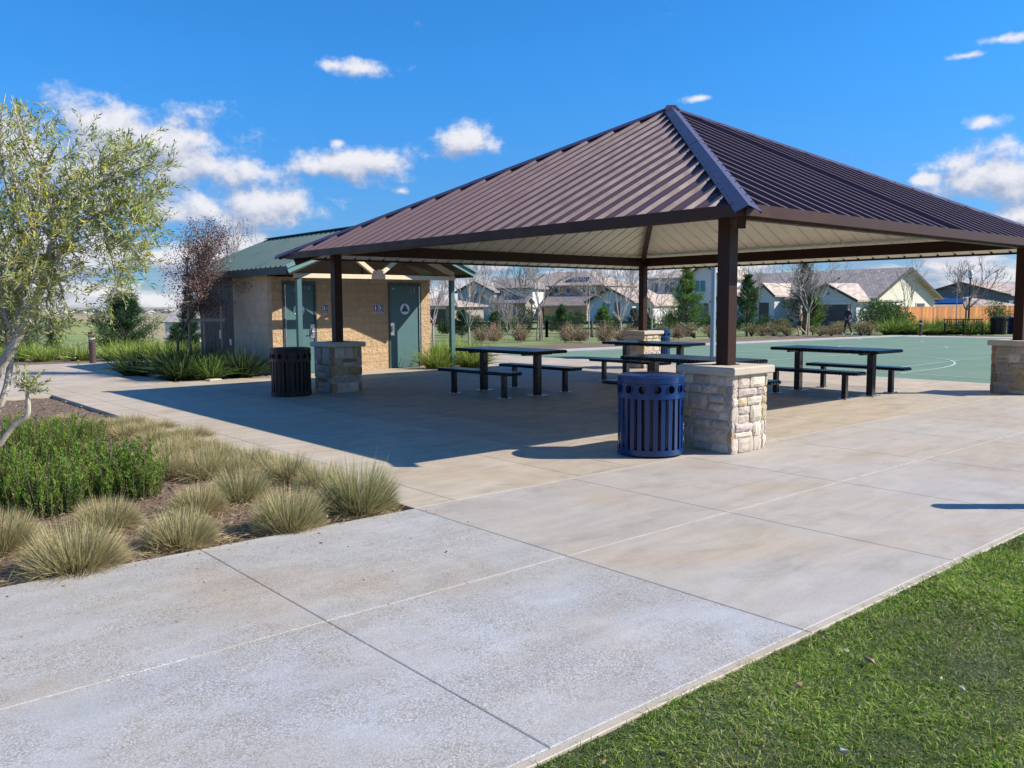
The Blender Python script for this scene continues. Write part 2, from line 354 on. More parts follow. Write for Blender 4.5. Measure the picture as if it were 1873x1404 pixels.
# foliage in numpy -------------------------------------------------
def nrm(a): return a/np.maximum(np.linalg.norm(a, axis=-1, keepdims=True), 1e-9)
def blades(B, Dr, L, Wd, bend=0.3, segs=3, c0=(0.1, 0.2, 0.05), c1=None, taper=1.6, jit=0.15, gam=1.0):
    """long curved blades; returns V,F,C"""
    N = len(B); Dr = nrm(Dr); side = nrm(np.cross(Dr, RNG.normal(size=(N, 3)))); L = np.broadcast_to(L, (N,)); Wd = np.broadcast_to(Wd, (N,)); bend = np.broadcast_to(bend, (N,))
    c0 = np.broadcast_to(c0, (N, 3)); c1 = c0 if c1 is None else np.broadcast_to(c1, (N, 3)); k = (1+RNG.normal(size=(N, 1))*jit).clip(0.4, 1.7)
    V = np.zeros((N, segs+1, 2, 3)); C = np.zeros((N, segs+1, 2, 3)); hz = Dr.copy(); hz[:, 2] = 0; hz = nrm(hz+1e-6)
    for i in range(segs+1):
        t = i/segs; P = B+Dr*(L*t)[:, None]
        P = P+hz*(bend*L*t*t*0.55)[:, None]; P[:, 2] -= bend*L*t*t*0.75
        wt = max(1-t**taper, 0.04); off = side*(Wd*wt*0.5)[:, None]
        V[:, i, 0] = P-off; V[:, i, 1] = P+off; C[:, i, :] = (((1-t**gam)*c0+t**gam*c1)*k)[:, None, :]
    idx = np.arange(N*(segs+1)*2).reshape(N, segs+1, 2)
    Fq = np.stack([idx[:, :-1, 0], idx[:, :-1, 1], idx[:, 1:, 1], idx[:, 1:, 0]], -1).reshape(-1, 4)
    return V.reshape(-1, 3), Fq, C.reshape(-1, 3).clip(0, 1)
def leaves(B, Dr, L, Wd, c, jit=0.18, fold=0.0):
    N = len(B); Dr = nrm(Dr); side = nrm(np.cross(Dr, RNG.normal(size=(N, 3)))); L = np.broadcast_to(L, (N,))[:, None]; Wd = np.broadcast_to(Wd, (N,))[:, None]
    V = np.stack([B, B+Dr*L*0.45+side*Wd*0.5, B+Dr*L, B+Dr*L*0.45-side*Wd*0.5], 1)
    c = np.broadcast_to(c, (N, 3))*(1+RNG.normal(size=(N, 1))*jit).clip(0.4, 1.8); C = np.repeat(c[:, None, :], 4, 1)
    return V.reshape(-1, 3), np.arange(N*4).reshape(N, 4), C.reshape(-1, 3).clip(0, 1)
def joinm(parts):
    V = []; Fs = []; C = []; n = 0
    for v, f, c in parts: V.append(v); Fs.append(f+n); C.append(c); n += len(v)
    return np.concatenate(V), np.concatenate(Fs), np.concatenate(C)
def sticks(P0, P1, r0, r1, sides=4):
    P0 = np.asarray(P0, float); P1 = np.asarray(P1, float); N = len(P0); d = nrm(P1-P0); ref = np.tile([0.31, 0.17, 0.93], (N, 1)); s1 = nrm(np.cross(d, ref)); s2 = np.cross(s1, d)
    V = np.zeros((N, 2, sides, 3)); r0 = np.asarray(r0)[:, None]; r1 = np.asarray(r1)[:, None]
    for k in range(sides):
        a = 2*PI*k/sides; o = s1*math.cos(a)+s2*math.sin(a); V[:, 0, k] = P0+o*r0; V[:, 1, k] = P1+o*r1
    idx = np.arange(N*2*sides).reshape(N, 2, sides); Fq = np.stack([idx[:, 0], np.roll(idx[:, 0], -1, 1), np.roll(idx[:, 1], -1, 1), idx[:, 1]], -1).reshape(-1, 4)
    return V.reshape(-1, 3), Fq
def pick(cols, N, p=None): return np.array(cols)[RNG.choice(len(cols), N, p=p)]
# ================================================================== SETTING
# the ground: one sheet to the horizon
def make_ground():
    radii = np.concatenate([np.linspace(0.3, 80, 60), np.geomspace(84, 24000, 60)]); na = 180
    V = []; 
    for r in radii:
        for k in range(na):
            a = 2*PI*k/na; x, y = r*math.cos(a), r*math.sin(a); V.append((x, y, zg(x, y)-0.10))
    idx = np.arange(len(radii)*na).reshape(len(radii), na)
    Fq = np.stack([idx[:-1], idx[1:], np.roll(idx[1:], -1, 1), np.roll(idx[:-1], -1, 1)], -1).reshape(-1, 4)
    n = len(V); V.append((0, 0, -0.10)); tri = [(idx[0][k], idx[0][(k+1) % na], n, n) for k in range(na)]
    o = np_mesh('ground', V, np.concatenate([Fq]), None, GROUND, smooth=True); tag(o, 'grassy ground and dry open field reaching the horizon', kind='structure')
make_ground()
# the concrete plaza: tooled panels
def slabs(name, xs, ys, keep, colf, crzf, top=0.0, gap=0.003, chf=0.006):
    V = []; Fq = []; C = []; E = []
    for i in range(len(xs)-1):
        for j in range(len(ys)-1):
            x0, x1, y0, y1 = xs[i]+gap/2, xs[i+1]-gap/2, ys[j]+gap/2, ys[j+1]-gap/2
            if not keep((x0+x1)/2, (y0+y1)/2): continue
            n = len(V); c = colf((x0+x1)/2, (y0+y1)/2); e = crzf((x0+x1)/2, (y0+y1)/2)
            for (ins, dz) in ((0, -0.09), (0, -0.003), (chf, 0.0)):
                for (x, y) in ((x0+ins, y0+ins), (x1-ins, y0+ins), (x1-ins, y1-ins), (x0+ins, y1-ins)): V.append((x, y, zg(x, y)+top+dz)); C.append(c); E.append(e)
            for r in range(2):
                for k in range(4): Fq.append((n+r*4+k, n+r*4+(k+1) % 4, n+(r+1)*4+(k+1) % 4, n+(r+1)*4+k))
            Fq.append((n+8, n+9, n+10, n+11))
    o = np_mesh(name, V, Fq, C, CONC, extra=E); return o
def cjit(c, a=0.05):
    k = 1+random.uniform(-a, a); t = random.uniform(-a, a)*0.4; return (c[0]*k*(1+t), c[1]*k, c[2]*k*(1-t))
xw = [-9.3, -7.7, -6.1, -4.5, -2.9, -1.3, 0.3, 1.9, 3.5]
o = slabs('front_walkway', xw, [2.03, 3.59, 5.2], lambda x, y: True, lambda x, y: cjit((0.415, 0.40, 0.38), 0.03), lambda x, y: 1.0)
tag(o, 'pale crazed concrete walkway panels in the foreground', kind='structure')
xp = [3.5]+[3.5+1.62+1.575*i for i in range(0, 17)]
o = slabs('plaza_apron', xp, [2.03, 3.59, 5.2], lambda x, y: True, lambda x, y: cjit((0.41, 0.365, 0.315), 0.035), lambda x, y: 0.30)
tag(o, 'pinkish grey concrete panels between shelter and lawn', kind='structure')
xq = [-1.3+1.6*i for i in range(-6, 3)]+[3.5]
CX_, CY_ = 10.3, 10.7  # slab tone darkens toward this centre: damp stain plus shelter shade put in colour
xm = [3.5, 3.88, 5.25, 5.92, 6.85, 7.95, 8.4, 10.0, 11.6, 13.2, 14.8, 16.4, 16.9]
ym = [5.2+1.66*i for i in range(8)]+[17.15, 18.5, 20.2, 22.4, 23.8, 25.12]
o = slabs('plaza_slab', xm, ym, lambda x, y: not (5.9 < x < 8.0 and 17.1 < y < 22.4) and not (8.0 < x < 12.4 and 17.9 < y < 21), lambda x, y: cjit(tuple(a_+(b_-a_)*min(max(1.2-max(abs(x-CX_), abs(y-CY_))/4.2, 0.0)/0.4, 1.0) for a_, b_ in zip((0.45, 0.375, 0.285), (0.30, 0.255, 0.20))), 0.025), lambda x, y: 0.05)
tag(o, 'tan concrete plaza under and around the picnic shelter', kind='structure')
xr = [16.9]+[18.5+1.6*i for i in range(16)]
o = slabs('court_apron', [16.9+1.9*i for i in range(17)], [20.7, 22.2], lambda x, y: True, lambda x, y: cjit((0.45, 0.42, 0.38)), lambda x, y: 0.05)
tag(o, 'concrete strip along the far side of the green court', kind='structure')
o = slabs('end_apron', [44.3, 46.0], [-10+2.2*i for i in range(15)], lambda x, y: True, lambda x, y: cjit((0.45, 0.42, 0.38)), lambda x, y: 0.05)
tag(o, 'concrete strip at the far end of the green court', kind='structure')
o = slabs('path', [3.5-1.8*i for i in range(15, -1, -1)], [16.2, 18.0, 19.8, 21.6, 23.4, 25.12], lambda x, y: True, lambda x, y: cjit((0.46, 0.395, 0.32)), lambda x, y: 0.05)
o.location.z = -0.002; tag(o, 'concrete path leading off to the left behind the planting bed', kind='structure')
# pale curb edge beside the lawn and pale sealed joints
o = slabs('curb_edge', [-9.3+3.2*i for i in range(13)], [1.988, 2.03], lambda x, y: True, lambda x, y: (0.44, 0.385, 0.31), lambda x, y: 0.1, top=-0.001, gap=0.002, chf=0.004)
tag(o, 'pale rounded concrete edging beside the lawn', kind='structure')
mb = MB()
for (x0, x1, y, wd) in ((-2.0, 3.5, 3.59, 0.006), (3.5, 29, 3.59, 0.010), (3.5, 16.9, 5.2, 0.013)):
    n = int((x1-x0)/0.25)
    for k in range(n):
        a = x0+(x1-x0)*k/n; b = x0+(x1-x0)*(k+1)/n; hw = wd/2*random.uniform(0.75, 1.1)
        if random.random() < (0.08 if x0 > 0 else 0.45): continue
        mb.box(a, b, y-hw, y+hw, -0.03, 0.0015)
o = mb.build('joint_sealant', JOINT); tag(o, 'pale sealant in the long joints of the plaza', kind='structure')
# court
mb = MB(); n = 12
for i in range(n):
    for j in range(n):
        xa, xb = 16.9+27.4*i/n, 16.9+27.4*(i+1)/n; ya, yb = -12+32.7*j/n, -12+32.7*(j+1)/n
        k = len(mb.v); mb.add([(xa, ya, zg(xa, ya)), (xb, ya, zg(xb, ya)), (xb, yb, zg(xb, yb)), (xa, yb, zg(xa, yb))], [(0, 1, 2, 3)])
o = mb.build('sports_court', COURTM); o.location.z = -0.004; tag(o, 'green painted sports court', kind='structure')
mb = MB()
def gline(pts, wd=0.055):
    for a, b in zip(pts[:-1], pts[1:]):
        a = Vector((a[0], a[1], 0)); b = Vector((b[0], b[1], 0)); L = (b-a).length; nn = max(1, int(L/2.5)); d = (b-a).normalized(); s = Vector((-d.y, d.x, 0))*wd/2
        for k in range(nn):
            p = a+(b-a)*k/nn; q = a+(b-a)*(k+1)/nn; V = []
            for t in (p-s, q-s, q+s, p+s): V.append((t.x, t.y, zg(t.x, t.y)+0.001))
            mb.add(V, [(0, 1, 2, 3)])
def arc(cx, cy, r, a0, a1, n=28): return [(cx+r*math.cos(math.radians(a0+(a1-a0)*i/n)), cy+r*math.sin(math.radians(a0+(a1-a0)*i/n))) for i in range(n+1)]
gline([(18.0, -11), (18.0, 19.9), (43.3, 19.9), (43.3, -11)])
for hx, sg in ((19.6, 1), (41.7, -1)):
    gline([(hx-1.6*sg, 16.4), (hx+4.2*sg, 16.4), (hx+4.2*sg, 12.8), (hx-1.6*sg, 12.8)])
    gline(arc(hx+4.2*sg, 14.6, 1.8, 0, 360)); gline(arc(hx, 14.6, 6.2, -90 if sg > 0 else 90, 90 if sg > 0 else 270))
    gline([(hx-1.6*sg, 8.4), (hx, 8.4)]); gline([(hx-1.6*sg, 20.8-0.9), (hx, 20.8-0.9)])
gline([(30.65, 19.9), (30.65, 9.3)]); gline(arc(30.65, 14.6, 1.8, 0, 360)); gline([(18, 9.2), (43.3, 9.2)])
gline([(18.0, 4.0), (43.3, 4.0)]); gline(arc(30.65, 2.0, 3.0, 0, 360)); gline(arc(20.5, 2.5, 5.0, -90, 90))
o = mb.build('court_lines', LINEM); tag(o, 'pale court lines painted on the green court', kind='structure')
# planting beds
def bed(name, x0, x1, y0, y1, label, z=-0.055, n=40, bump=0.03):
    V = []; 
    for i in range(n+1):
        for j in range(n+1):
            x = x0+(x1-x0)*i/n; y = y0+(y1-y0)*j/n
            e = min(i, n-i, j, n-j) > 0
            V.append((x, y, zg(x, y)+z+(random.uniform(0, bump) if e else 0)))
    idx = np.arange((n+1)**2).reshape(n+1, n+1); Fq = np.stack([idx[:-1, :-1], idx[1:, :-1], idx[1:, 1:], idx[:-1, 1:]], -1).reshape(-1, 4)
    o = np_mesh(name, V, Fq, None, MULCH, smooth=True); tag(o, label, kind='structure'); return o
bed('planting_bed', -9, 3.497, 5.203, 16.19, 'mulched planting bed beside the walkway', n=130, bump=0.028)
bed('side_bed', 5.92, 7.95, 17.15, 22.4, 'mulched bed against the restroom side wall', z=-0.03)
bed('rear_bed', -25, 7.6, 25.2, 28.5, 'mulched bed beyond the left path', z=-0.05)
bed('court_bed', 12, 47, 22.2, 26.5, 'mulched bed along the far side of the court', z=-0.05)
bed('end_bed', 46.0, 50, -12, 24, 'mulched bed at the far end of the court', z=-0.05)
bed('restroom_bed', 12.6, 16.8, 20.0, 23.5, 'mulched bed right of the restroom', z=0.02)
# mulch chips, loose straw
N = 26000
P = np.stack([RNG.uniform(-2.5, 3.45, N), 5.22+RNG.random(N)**1.6*10.5, np.full(N, -0.035)+RNG.random(N)*0.02], 1)
dr = RNG.normal(size=(N, 3)); dr[:, 2] = np.abs(dr[:, 2])*0.25
v, f, c = leaves(P, dr, RNG.uniform(0.015, 0.06, N), RNG.uniform(0.004, 0.016, N), pick([(0.22, 0.14, 0.09), (0.12, 0.075, 0.05), (0.30, 0.22, 0.135), (0.18, 0.11, 0.08), (0.40, 0.32, 0.20)], N))
N2 = 9000; P2 = np.stack([RNG.uniform(-1.5, 3.42, N2), 5.22+RNG.random(N2)**1.3*1.3, np.full(N2, -0.03)+RNG.random(N2)*0.03], 1); d2 = RNG.normal(size=(N2, 3)); d2[:, 2] = np.abs(d2[:, 2])*0.2
v2, f2, c2 = leaves(P2, d2, RNG.uniform(0.05, 0.16, N2), RNG.uniform(0.002, 0.004, N2), pick([(0.46, 0.36, 0.20), (0.54, 0.44, 0.27), (0.36, 0.26, 0.15)], N2)); v, f, c = joinm([(v, f, c), (v2, f2, c2)])
o = np_mesh('mulch', v, f, c, STRAW); tag(o, 'loose bark chips and dry straw scattered over the planting bed', 'mulch', kind='stuff')
# lawn: soil sheet and blades
mb = MB(); nn = 40
for i in range(nn):
    xa, xb = -6+34*i/nn, -6+34*(i+1)/nn; mb.add([(xa, -14, zg(xa, -14)-0.012), (xb, -14, zg(xb, -14)-0.012), (xb, 1.986, zg(xb, 1.986)-0.012), (xa, 1.986, zg(xa, 1.986)-0.012)], [(0, 1, 2, 3)])
o = mb.build('lawn', TURFB); tag(o, 'soil under the front lawn', kind='structure')
def lawn():
    parts = []
    for (x0, x1, y0, y1, dens, hl) in ((1.2, 4.2, -0.6, 2.0, 30000, 0.042), (4.2, 7.5, -0.2, 2.0, 30000, 0.046), (7.5, 12, 0.4, 2.0, 4000, 0.05)):
        n = int((x1-x0)*(y1-y0)*dens*0.72); x = RNG.uniform(x0, x1, n); y = RNG.uniform(y0, y1, n)
        keep = y < 2.012-0.012*(1+np.sin(x*21)+np.sin(x*47+1)+np.sin(x*9.3))
        # only what the camera side can see: x-y wedge right of the frame edge is dropped
        keep &= (y > -0.62*(x-1.2)*0+(-3)) & (y > 0.14*x-0.6)
        x, y = x[keep], y[keep]; n = len(x)
        pn = np.sin(x*3.1+1.3*np.sin(y*2.7))*np.cos(y*3.7+1.1*np.sin(x*2.1))+0.6*np.sin(x*7.9+y*3.3)*np.sin(y*8.7-x*2.1)
        clump = 0.75+0.4*np.sin(x*37+5*np.sin(y*13))*np.sin(y*31+4*np.sin(x*17)); L = hl*RNG.uniform(0.45, 1.25, n)*clump.clip(0.35, 1.3)*(1+0.20*pn).clip(0.7, 1.5)
        dr = RNG.normal(size=(n, 3))*0.72; dr[:, 2] = 1; dr[:, 0] += 0.35*np.sin(x*19+y*7); dr[:, 1] += 0.35*np.cos(y*23-x*5)
        c = pick([(0.10, 0.19, 0.018), (0.065, 0.135, 0.014), (0.15, 0.24, 0.03), (0.22, 0.31, 0.055), (0.32, 0.34, 0.12)], n, [0.34, 0.26, 0.24, 0.12, 0.04])
        c = c*np.array([1.12, 1.0, 1.0])*1.50*(1+0.25*pn)[:, None].clip(0.45, 1.6)
        ps = np.sin(x*1.7+2.1*np.sin(y*1.3+0.7))*np.sin(y*2.3+1.7*np.sin(x*1.1)); L = L*(1-0.10*((ps-0.6)/0.3).clip(0, 1)); dry = (RNG.random(n) < 0.11+0.10*(pn > 0.8)+0.16*((ps-0.6)/0.3).clip(0, 1)); c[dry] = (0.40, 0.36, 0.19)
        parts.append(blades(np.stack([x, y, np.full(n, -0.014)], 1), dr, L, RNG.uniform(0.0022, 0.0042, n)*(1.0 if x0 < 4 else 1.5), RNG.uniform(0.1, 0.7, n), 2, c*0.7, c*1.2))
    v, f, c = joinm(parts); o = np_mesh('grass', v, f, c, STRAW); tag(o, 'short green lawn grass beside the walkway', 'grass', kind='stuff')
lawn()
# far-off town below the field's edge
mb = MB()
for k in range(1500):
    dpt = random.uniform(1500, 5200); px = random.uniform(-150, 620); p = at(px, 570, dpt); z = zg(p.x, p.y)-0.1
    wv = random.uniform(6, 26); hv = random.choice([4, 5, 7, 8, 9, 12, 16])*random.uniform(0.7, 1.2); v = random.random()
    mb.col = random.choice([(0.55, 0.55, 0.56), (0.16, 0.17, 0.2), (0.07, 0.09, 0.08), (0.05, 0.07, 0.05), (0.30, 0.28, 0.28), (0.08, 0.10, 0.07), (0.65, 0.64, 0.62)])
    mb.prism([(p.x-wv/2, z), (p.x+wv/2, z), (p.x+wv/2, z+hv*0.7), (p.x, z+hv), (p.x-wv/2, z+hv*0.7)], 'y', p.y, p.y+wv*0.8)
o = mb.build('distant_town', mat('distant_buildings', rough=0.8, attr=True, var=0.05), col=True); tag(o, 'far-off town spread along the horizon at left', 'town', kind='stuff')
# ================================================================== PICNIC SHELTER
PX, PY, S = 7.413, 5.259, 8.059
OH, EH, AH = 0.607, 2.371, 4.672
CX, CY = PX+S/2, PY+S/2; HW = S/2+OH
shelter = empty('picnic_shelter', (CX, CY, 0), 0, 'large open picnic shelter with brown ribbed metal hip roof on four stone piers', 'picnic shelter')
RISE = AH-EH; SL = math.hypot(HW, RISE); TH = math.atan2(RISE, HW)
def roof_face(k, prof, zoff, material, name, inset=0.0):
    """ribbed triangular slope; k quarter turns. prof(u)->breakpoints"""
    V = []; Fs = []; A = Matrix.Rotation(k*PI/2, 4, 'Z'); hw = HW-inset
    us = sorted(set([-hw, 0.0, hw]+[u for u in prof if -hw < u < hw])); hs = {u: prof.get(u, 0.0) for u in us}
    n = 0
    for u in us:
        fr = 1-abs(u)/HW; h = hs[u]+zoff
        for t in (0.0, max(fr, 0.0)):
            y = -HW+HW*t; z = EH+RISE*t
            p = Vector((u, y, z))+Vector((0, -math.sin(TH), math.cos(TH)))*h
            V.append(A @ p)
    for i in range(len(us)-1): Fs.append((2*i, 2*i+2, 2*i+3, 2*i+1))
    m = MB(); m.add(V, Fs); return m.build(name, material, shelter)
prof = {}
u = -HW+0.10; RS = 0.3016
while u < HW:
    for du, h in ((-0.050, 0.0), (-0.026, 0.040), (0.026, 0.040), (0.050, 0.0), (0.118, 0.0), (0.124, 0.003), (0.134, 0.003), (0.140, 0.0), (0.172, 0.0), (0.178, 0.003), (0.188, 0.003), (0.194, 0.0)):
        prof[round(u+du, 4)] = h
    u += RS
cprof = {}
u = -HW+0.10
while u < HW:
    for du, h in ((-0.026, 0.0), (-0.018, 0.028), (0.018, 0.028), (0.026, 0.0)): cprof[round(u+du, 4)] = h
    u += RS
for k in range(4):
    roof_face(k, prof, 0.0, ROOF, 'roof_panel'); roof_face(k, cprof, -0.040, SOFF, 'ceiling_panel', 0.01)
# hip caps with screws, fascia, hip rafters
for k in range(4):
    A = Matrix.Rotation(k*PI/2, 4, 'Z'); m = MB(); ms = MB()
    c0 = Vector((-HW, -HW, EH)); c1 = Vector((0, 0, AH)); d = (c1-c0).normalized()
    nl = Vector((-math.sin(TH), 0, math.cos(TH))); nr = Vector((0, -math.sin(TH), math.cos(TH)))   # normals of the two slopes meeting here
    wl = nl.cross(d).normalized(); wr = d.cross(nr).normalized()
    if wl.y < 0: wl = -wl
    if wr.x < 0: wr = -wr
    lift = 0.058; wd = 0.125; upn = Vector((0, 0, 1))
    for a, b, zz in ((-0.03, 0.505, 0.0), (0.49, 1.0, 0.004)):
        L = (c1-c0).length; p0 = c0+d*(a*L)+upn*(lift+zz); p1 = c0+d*(b*L)+upn*(lift+zz)
        q = [p0+wl*wd+nl*0.0-upn*0.012, p0+upn*0.012, p0+wr*wd-upn*0.012, p1+wl*wd-upn*0.012, p1+upn*0.012, p1+wr*wd-upn*0.012]
        dn = Vector((0, 0, -0.018)); q2 = [x+dn*0.3 for x in q]
        lipl = [q[0]-nl*0.02, q[3]-nl*0.02]; lipr = [q[2]-nr*0.02, q[5]-nr*0.02]
        vs = q+lipl+lipr+q2
        m.add([A @ x for x in vs], [(0, 3, 4, 1), (1, 4, 5, 2), (0, 6, 7, 3), (2, 5, 9, 8), (10, 11, 14, 13), (11, 12, 15, 14)])
    L = (c1-c0).length
    for i in range(int(L/0.30)):
        for wv, nv in ((wl, nl), (wr, nr)):
            p = c0+d*(0.12+0.30*i)+upn*(lift)+wv*(wd*0.72)-upn*0.006
            ms.tube([A @ (p-nv*0.004), A @ (p+nv*0.010)], 0.010, 6)
    m.add(ms.v, ms.f); m.build('hip_cap', HIPC, shelter)
    m = MB()
    e0 = Vector((-HW-0.012, -HW-0.006, EH)); e1 = Vector((HW+0.012, -HW-0.006, EH))
    m.beam(A @ (e0+Vector((0, -0.012, -0.016))), A @ (e1+Vector((0, -0.012, -0.016))), 0.024, 0.108)
    m.build('fascia', FASC, shelter)
    m = MB()
    r0 = Vector((-HW+0.10, -HW+0.10, EH-0.115)); r1 = Vector((0, 0, AH-0.165))
    m.beam(A @ r0, A @ r1, 0.085, 0.13); m.build('hip_rafter', STEEL, shelter)
    m = MB(); ee = S/2
    m.beam(A @ Vector((-ee, -ee, 2.455)), A @ Vector((ee, -ee, 2.455)), 0.10, 0.19)
    m.build('beam', STEEL, shelter)
    # gutter-like eave strip seen from inside
    m = MB()
m = MB(); m.lathe([(0.0, AH+0.085), (0.10, AH+0.075), (0.19, AH-0.01), (0.18, AH-0.02)], 4); m.build('roof_finial', HIPC, shelter)
m = MB(); m.lathe([(0.0, AH-0.30), (0.16, AH-0.30), (0.16, AH-0.12), (0.0, AH-0.12)], 12); m.build('apex_hub', STEEL, shelter)
SCOL = [(0.47, 0.40, 0.33), (0.52, 0.44, 0.36), (0.42, 0.35, 0.29), (0.54, 0.48, 0.38), (0.36, 0.30, 0.26), (0.47, 0.39, 0.31), (0.46, 0.37, 0.22), (0.44, 0.37, 0.33)]
SDARK = [(0.36, 0.22, 0.11), (0.26, 0.18, 0.12), (0.42, 0.32, 0.18)]
def stone_pier(loc, seed, tone=1.0, dark=0.1):
    R_ = random.Random(seed); hp = 0.305; top = 0.785
    m = MB(); m.col = (0.50*tone, 0.46*tone, 0.39*tone)
    m.box(-hp+0.018, hp-0.018, -hp+0.018, hp-0.018, -0.02, top)
    for side in range(4):
        A = Matrix.Rotation(side*PI/2, 4, 'Z')
        def stone(u0, u1, z0, z1, corner=False):
            c = R_.choice(SDARK) if R_.random() < (dark*2.2 if corner else dark) else R_.choice(SCOL)
            k = R_.uniform(0.86, 1.12)*tone; m.col = (c[0]*k, c[1]*k, c[2]*k)
            g_ = 0.005; dep = R_.uniform(0.006, 0.034) if not corner else R_.uniform(0.008, 0.022); nx, nz = 5, 4; vs = []
            for j in range(nz+1):
                for i in range(nx+1):
                    u_ = u0+g_+(u1-u0-2*g_)*i/nx; z_ = z0+g_+(z1-z0-2*g_)*j/nz; ed = i in (0, nx) or j in (0, nz); cn = i in (0, nx) and j in (0, nz)
                    u_ += R_.uniform(-1, 1)*0.004; z_ += R_.uniform(-1, 1)*0.004
                    if cn: u_ += 0.006*(1 if i == 0 else -1); z_ += 0.006*(1 if j == 0 else -1)
                    y_ = -hp+0.018-(dep*(0.55 if ed else 1.0)+R_.uniform(-0.004, 0.004)); vs.append(Vector((u_, y_, z_)))
            n0 = len(vs)
            ring = [(i, 0) for i in range(nx+1)]+[(nx, j) for j in range(1, nz+1)]+[(i, nz) for i in range(nx-1, -1, -1)]+[(0, j) for j in range(nz-1, 0, -1)]
            fs = [(j*(nx+1)+i, j*(nx+1)+i+1, (j+1)*(nx+1)+i+1, (j+1)*(nx+1)+i) for j in range(nz) for i in range(nx)]
            for (i, j) in ring:
                p = vs[j*(nx+1)+i]; vs.append(Vector((p.x, -hp+0.03, p.z)))
            for t in range(len(ring)):
                a = ring[t]; b = ring[(t+1) % len(ring)]; fs.append((a[1]*(nx+1)+a[0], n0+t, n0+(t+1) % len(ring), b[1]*(nx+1)+b[0]))
            m.add([A @ p for p in vs], fs)
        z = 0.0
        while z < top-0.04:
            h = R_.choice([0.09, 0.12, 0.15, 0.17]); h = min(h, top-z)
            if top-z-h < 0.06: h = top-z
            cw0 = R_.choice([0.07, 0.10, 0.12]); cw1 = R_.choice([0.05, 0.08, 0.10])
            stone(-hp, -hp+cw0, z, z+h, True); stone(hp-cw1, hp, z, z+h, True)
            u = -hp+cw0; end = hp-cw1
            while u < end-0.02:
                wd = R_.uniform(0.14, 0.34)
                if end-u-wd < 0.08: wd = end-u
                if h > 0.13 and wd > 0.13 and R_.random() < 0.35:
                    hh = h*R_.uniform(0.4, 0.6); stone(u, u+wd, z, z+hh); stone(u, u+wd, z+hh, z+h)
                else: stone(u, u+wd, z, z+h)
                u += wd
            z += h
    pr = m.build('stone_pier', STONE, shelter, col=True); pr.location = (loc[0]-CX, loc[1]-CY, 0)
    c = MB(); c.box(-0.354, 0.354, -0.354, 0.354, 0.785, 0.868, bev=0.012); c.build('cap', CAPC, pr)
    p = MB(); p.box(-0.073, 0.073, -0.073, 0.073, 0.868, 2.56, bev=0.006)
    po = p.build('post', STEEL, shelter); po.location = pr.location
    p = MB(); p.box(-0.10, 0.10, -0.10, 0.10, 0.868, 0.876); p.build('post_plate', STEEL, po)
    return pr
A1 = stone_pier((PX, PY), 5, 1.0, 0.07)
B1 = stone_pier((PX, PY+S), 9, 0.85, 0.18)
C1 = stone_pier((PX+S, PY+S), 21, 1.0, 0.08)
D1 = stone_pier((PX+S, PY), 33, 0.82, 0.25)
# ================================================================== RESTROOM
RC = (10.13, 17.3)
rest = empty('restroom_building', (RC[0], RC[1], 0), 0, 'small tan block restroom building with green ribbed metal gable roof and porch', 'restroom')
hx = 2.06; dpth = 4.2; wt = 2.12; ex = 2.34; y0r = -1.38; y1r = dpth+0.25; ez = 2.26; rz_ = 3.24
m = MB()
segs = [(-hx, -1.81), (-1.02, 0.86), (1.78, hx)]
for a, b in segs: m.box(a, b, 0, 0.2, -0.03, wt)
m.box(-1.81, -1.02, 0, 0.2, 2.03, wt); m.box(0.86, 1.78, 0, 0.2, 2.03, wt)
m.build('front_wall', BLOCK, rest)
m = MB(); m.box(-hx+0.003, -hx+0.2, 0.2, 2.05, -0.03, wt+0.03); m.build('side_wall', SBLOCK, rest)
m = MB(); m.box(hx-0.2, hx-0.003, 0.2, dpth, -0.03, wt+0.03); m.build('side_wall', SBLOCK, rest)
m = MB(); m.box(-hx+0.2, hx-0.2, dpth-0.2, dpth, -0.03, wt+0.03); m.build('rear_wall', SBLOCK, rest)
m = MB(); m.prism([(-hx+0.02, wt+0.035), (hx-0.02, wt+0.035), (0, wt+0.93)], 'y', 0.05, 0.15); m.build('gable', BOARD, rest); m = MB(); m.prism([(-hx, wt+0.035), (hx, wt+0.035), (0, wt+0.93)], 'y', dpth-0.2, dpth-0.05)
m.build('gable', BOARD, rest)
m = MB(); m.box(0.185, 0.215, 0.02, 0.048, wt+0.04, wt+0.8); m.build('gable_batten', mat('dark_batten', (0.06, 0.04, 0.03), 0.7), rest)
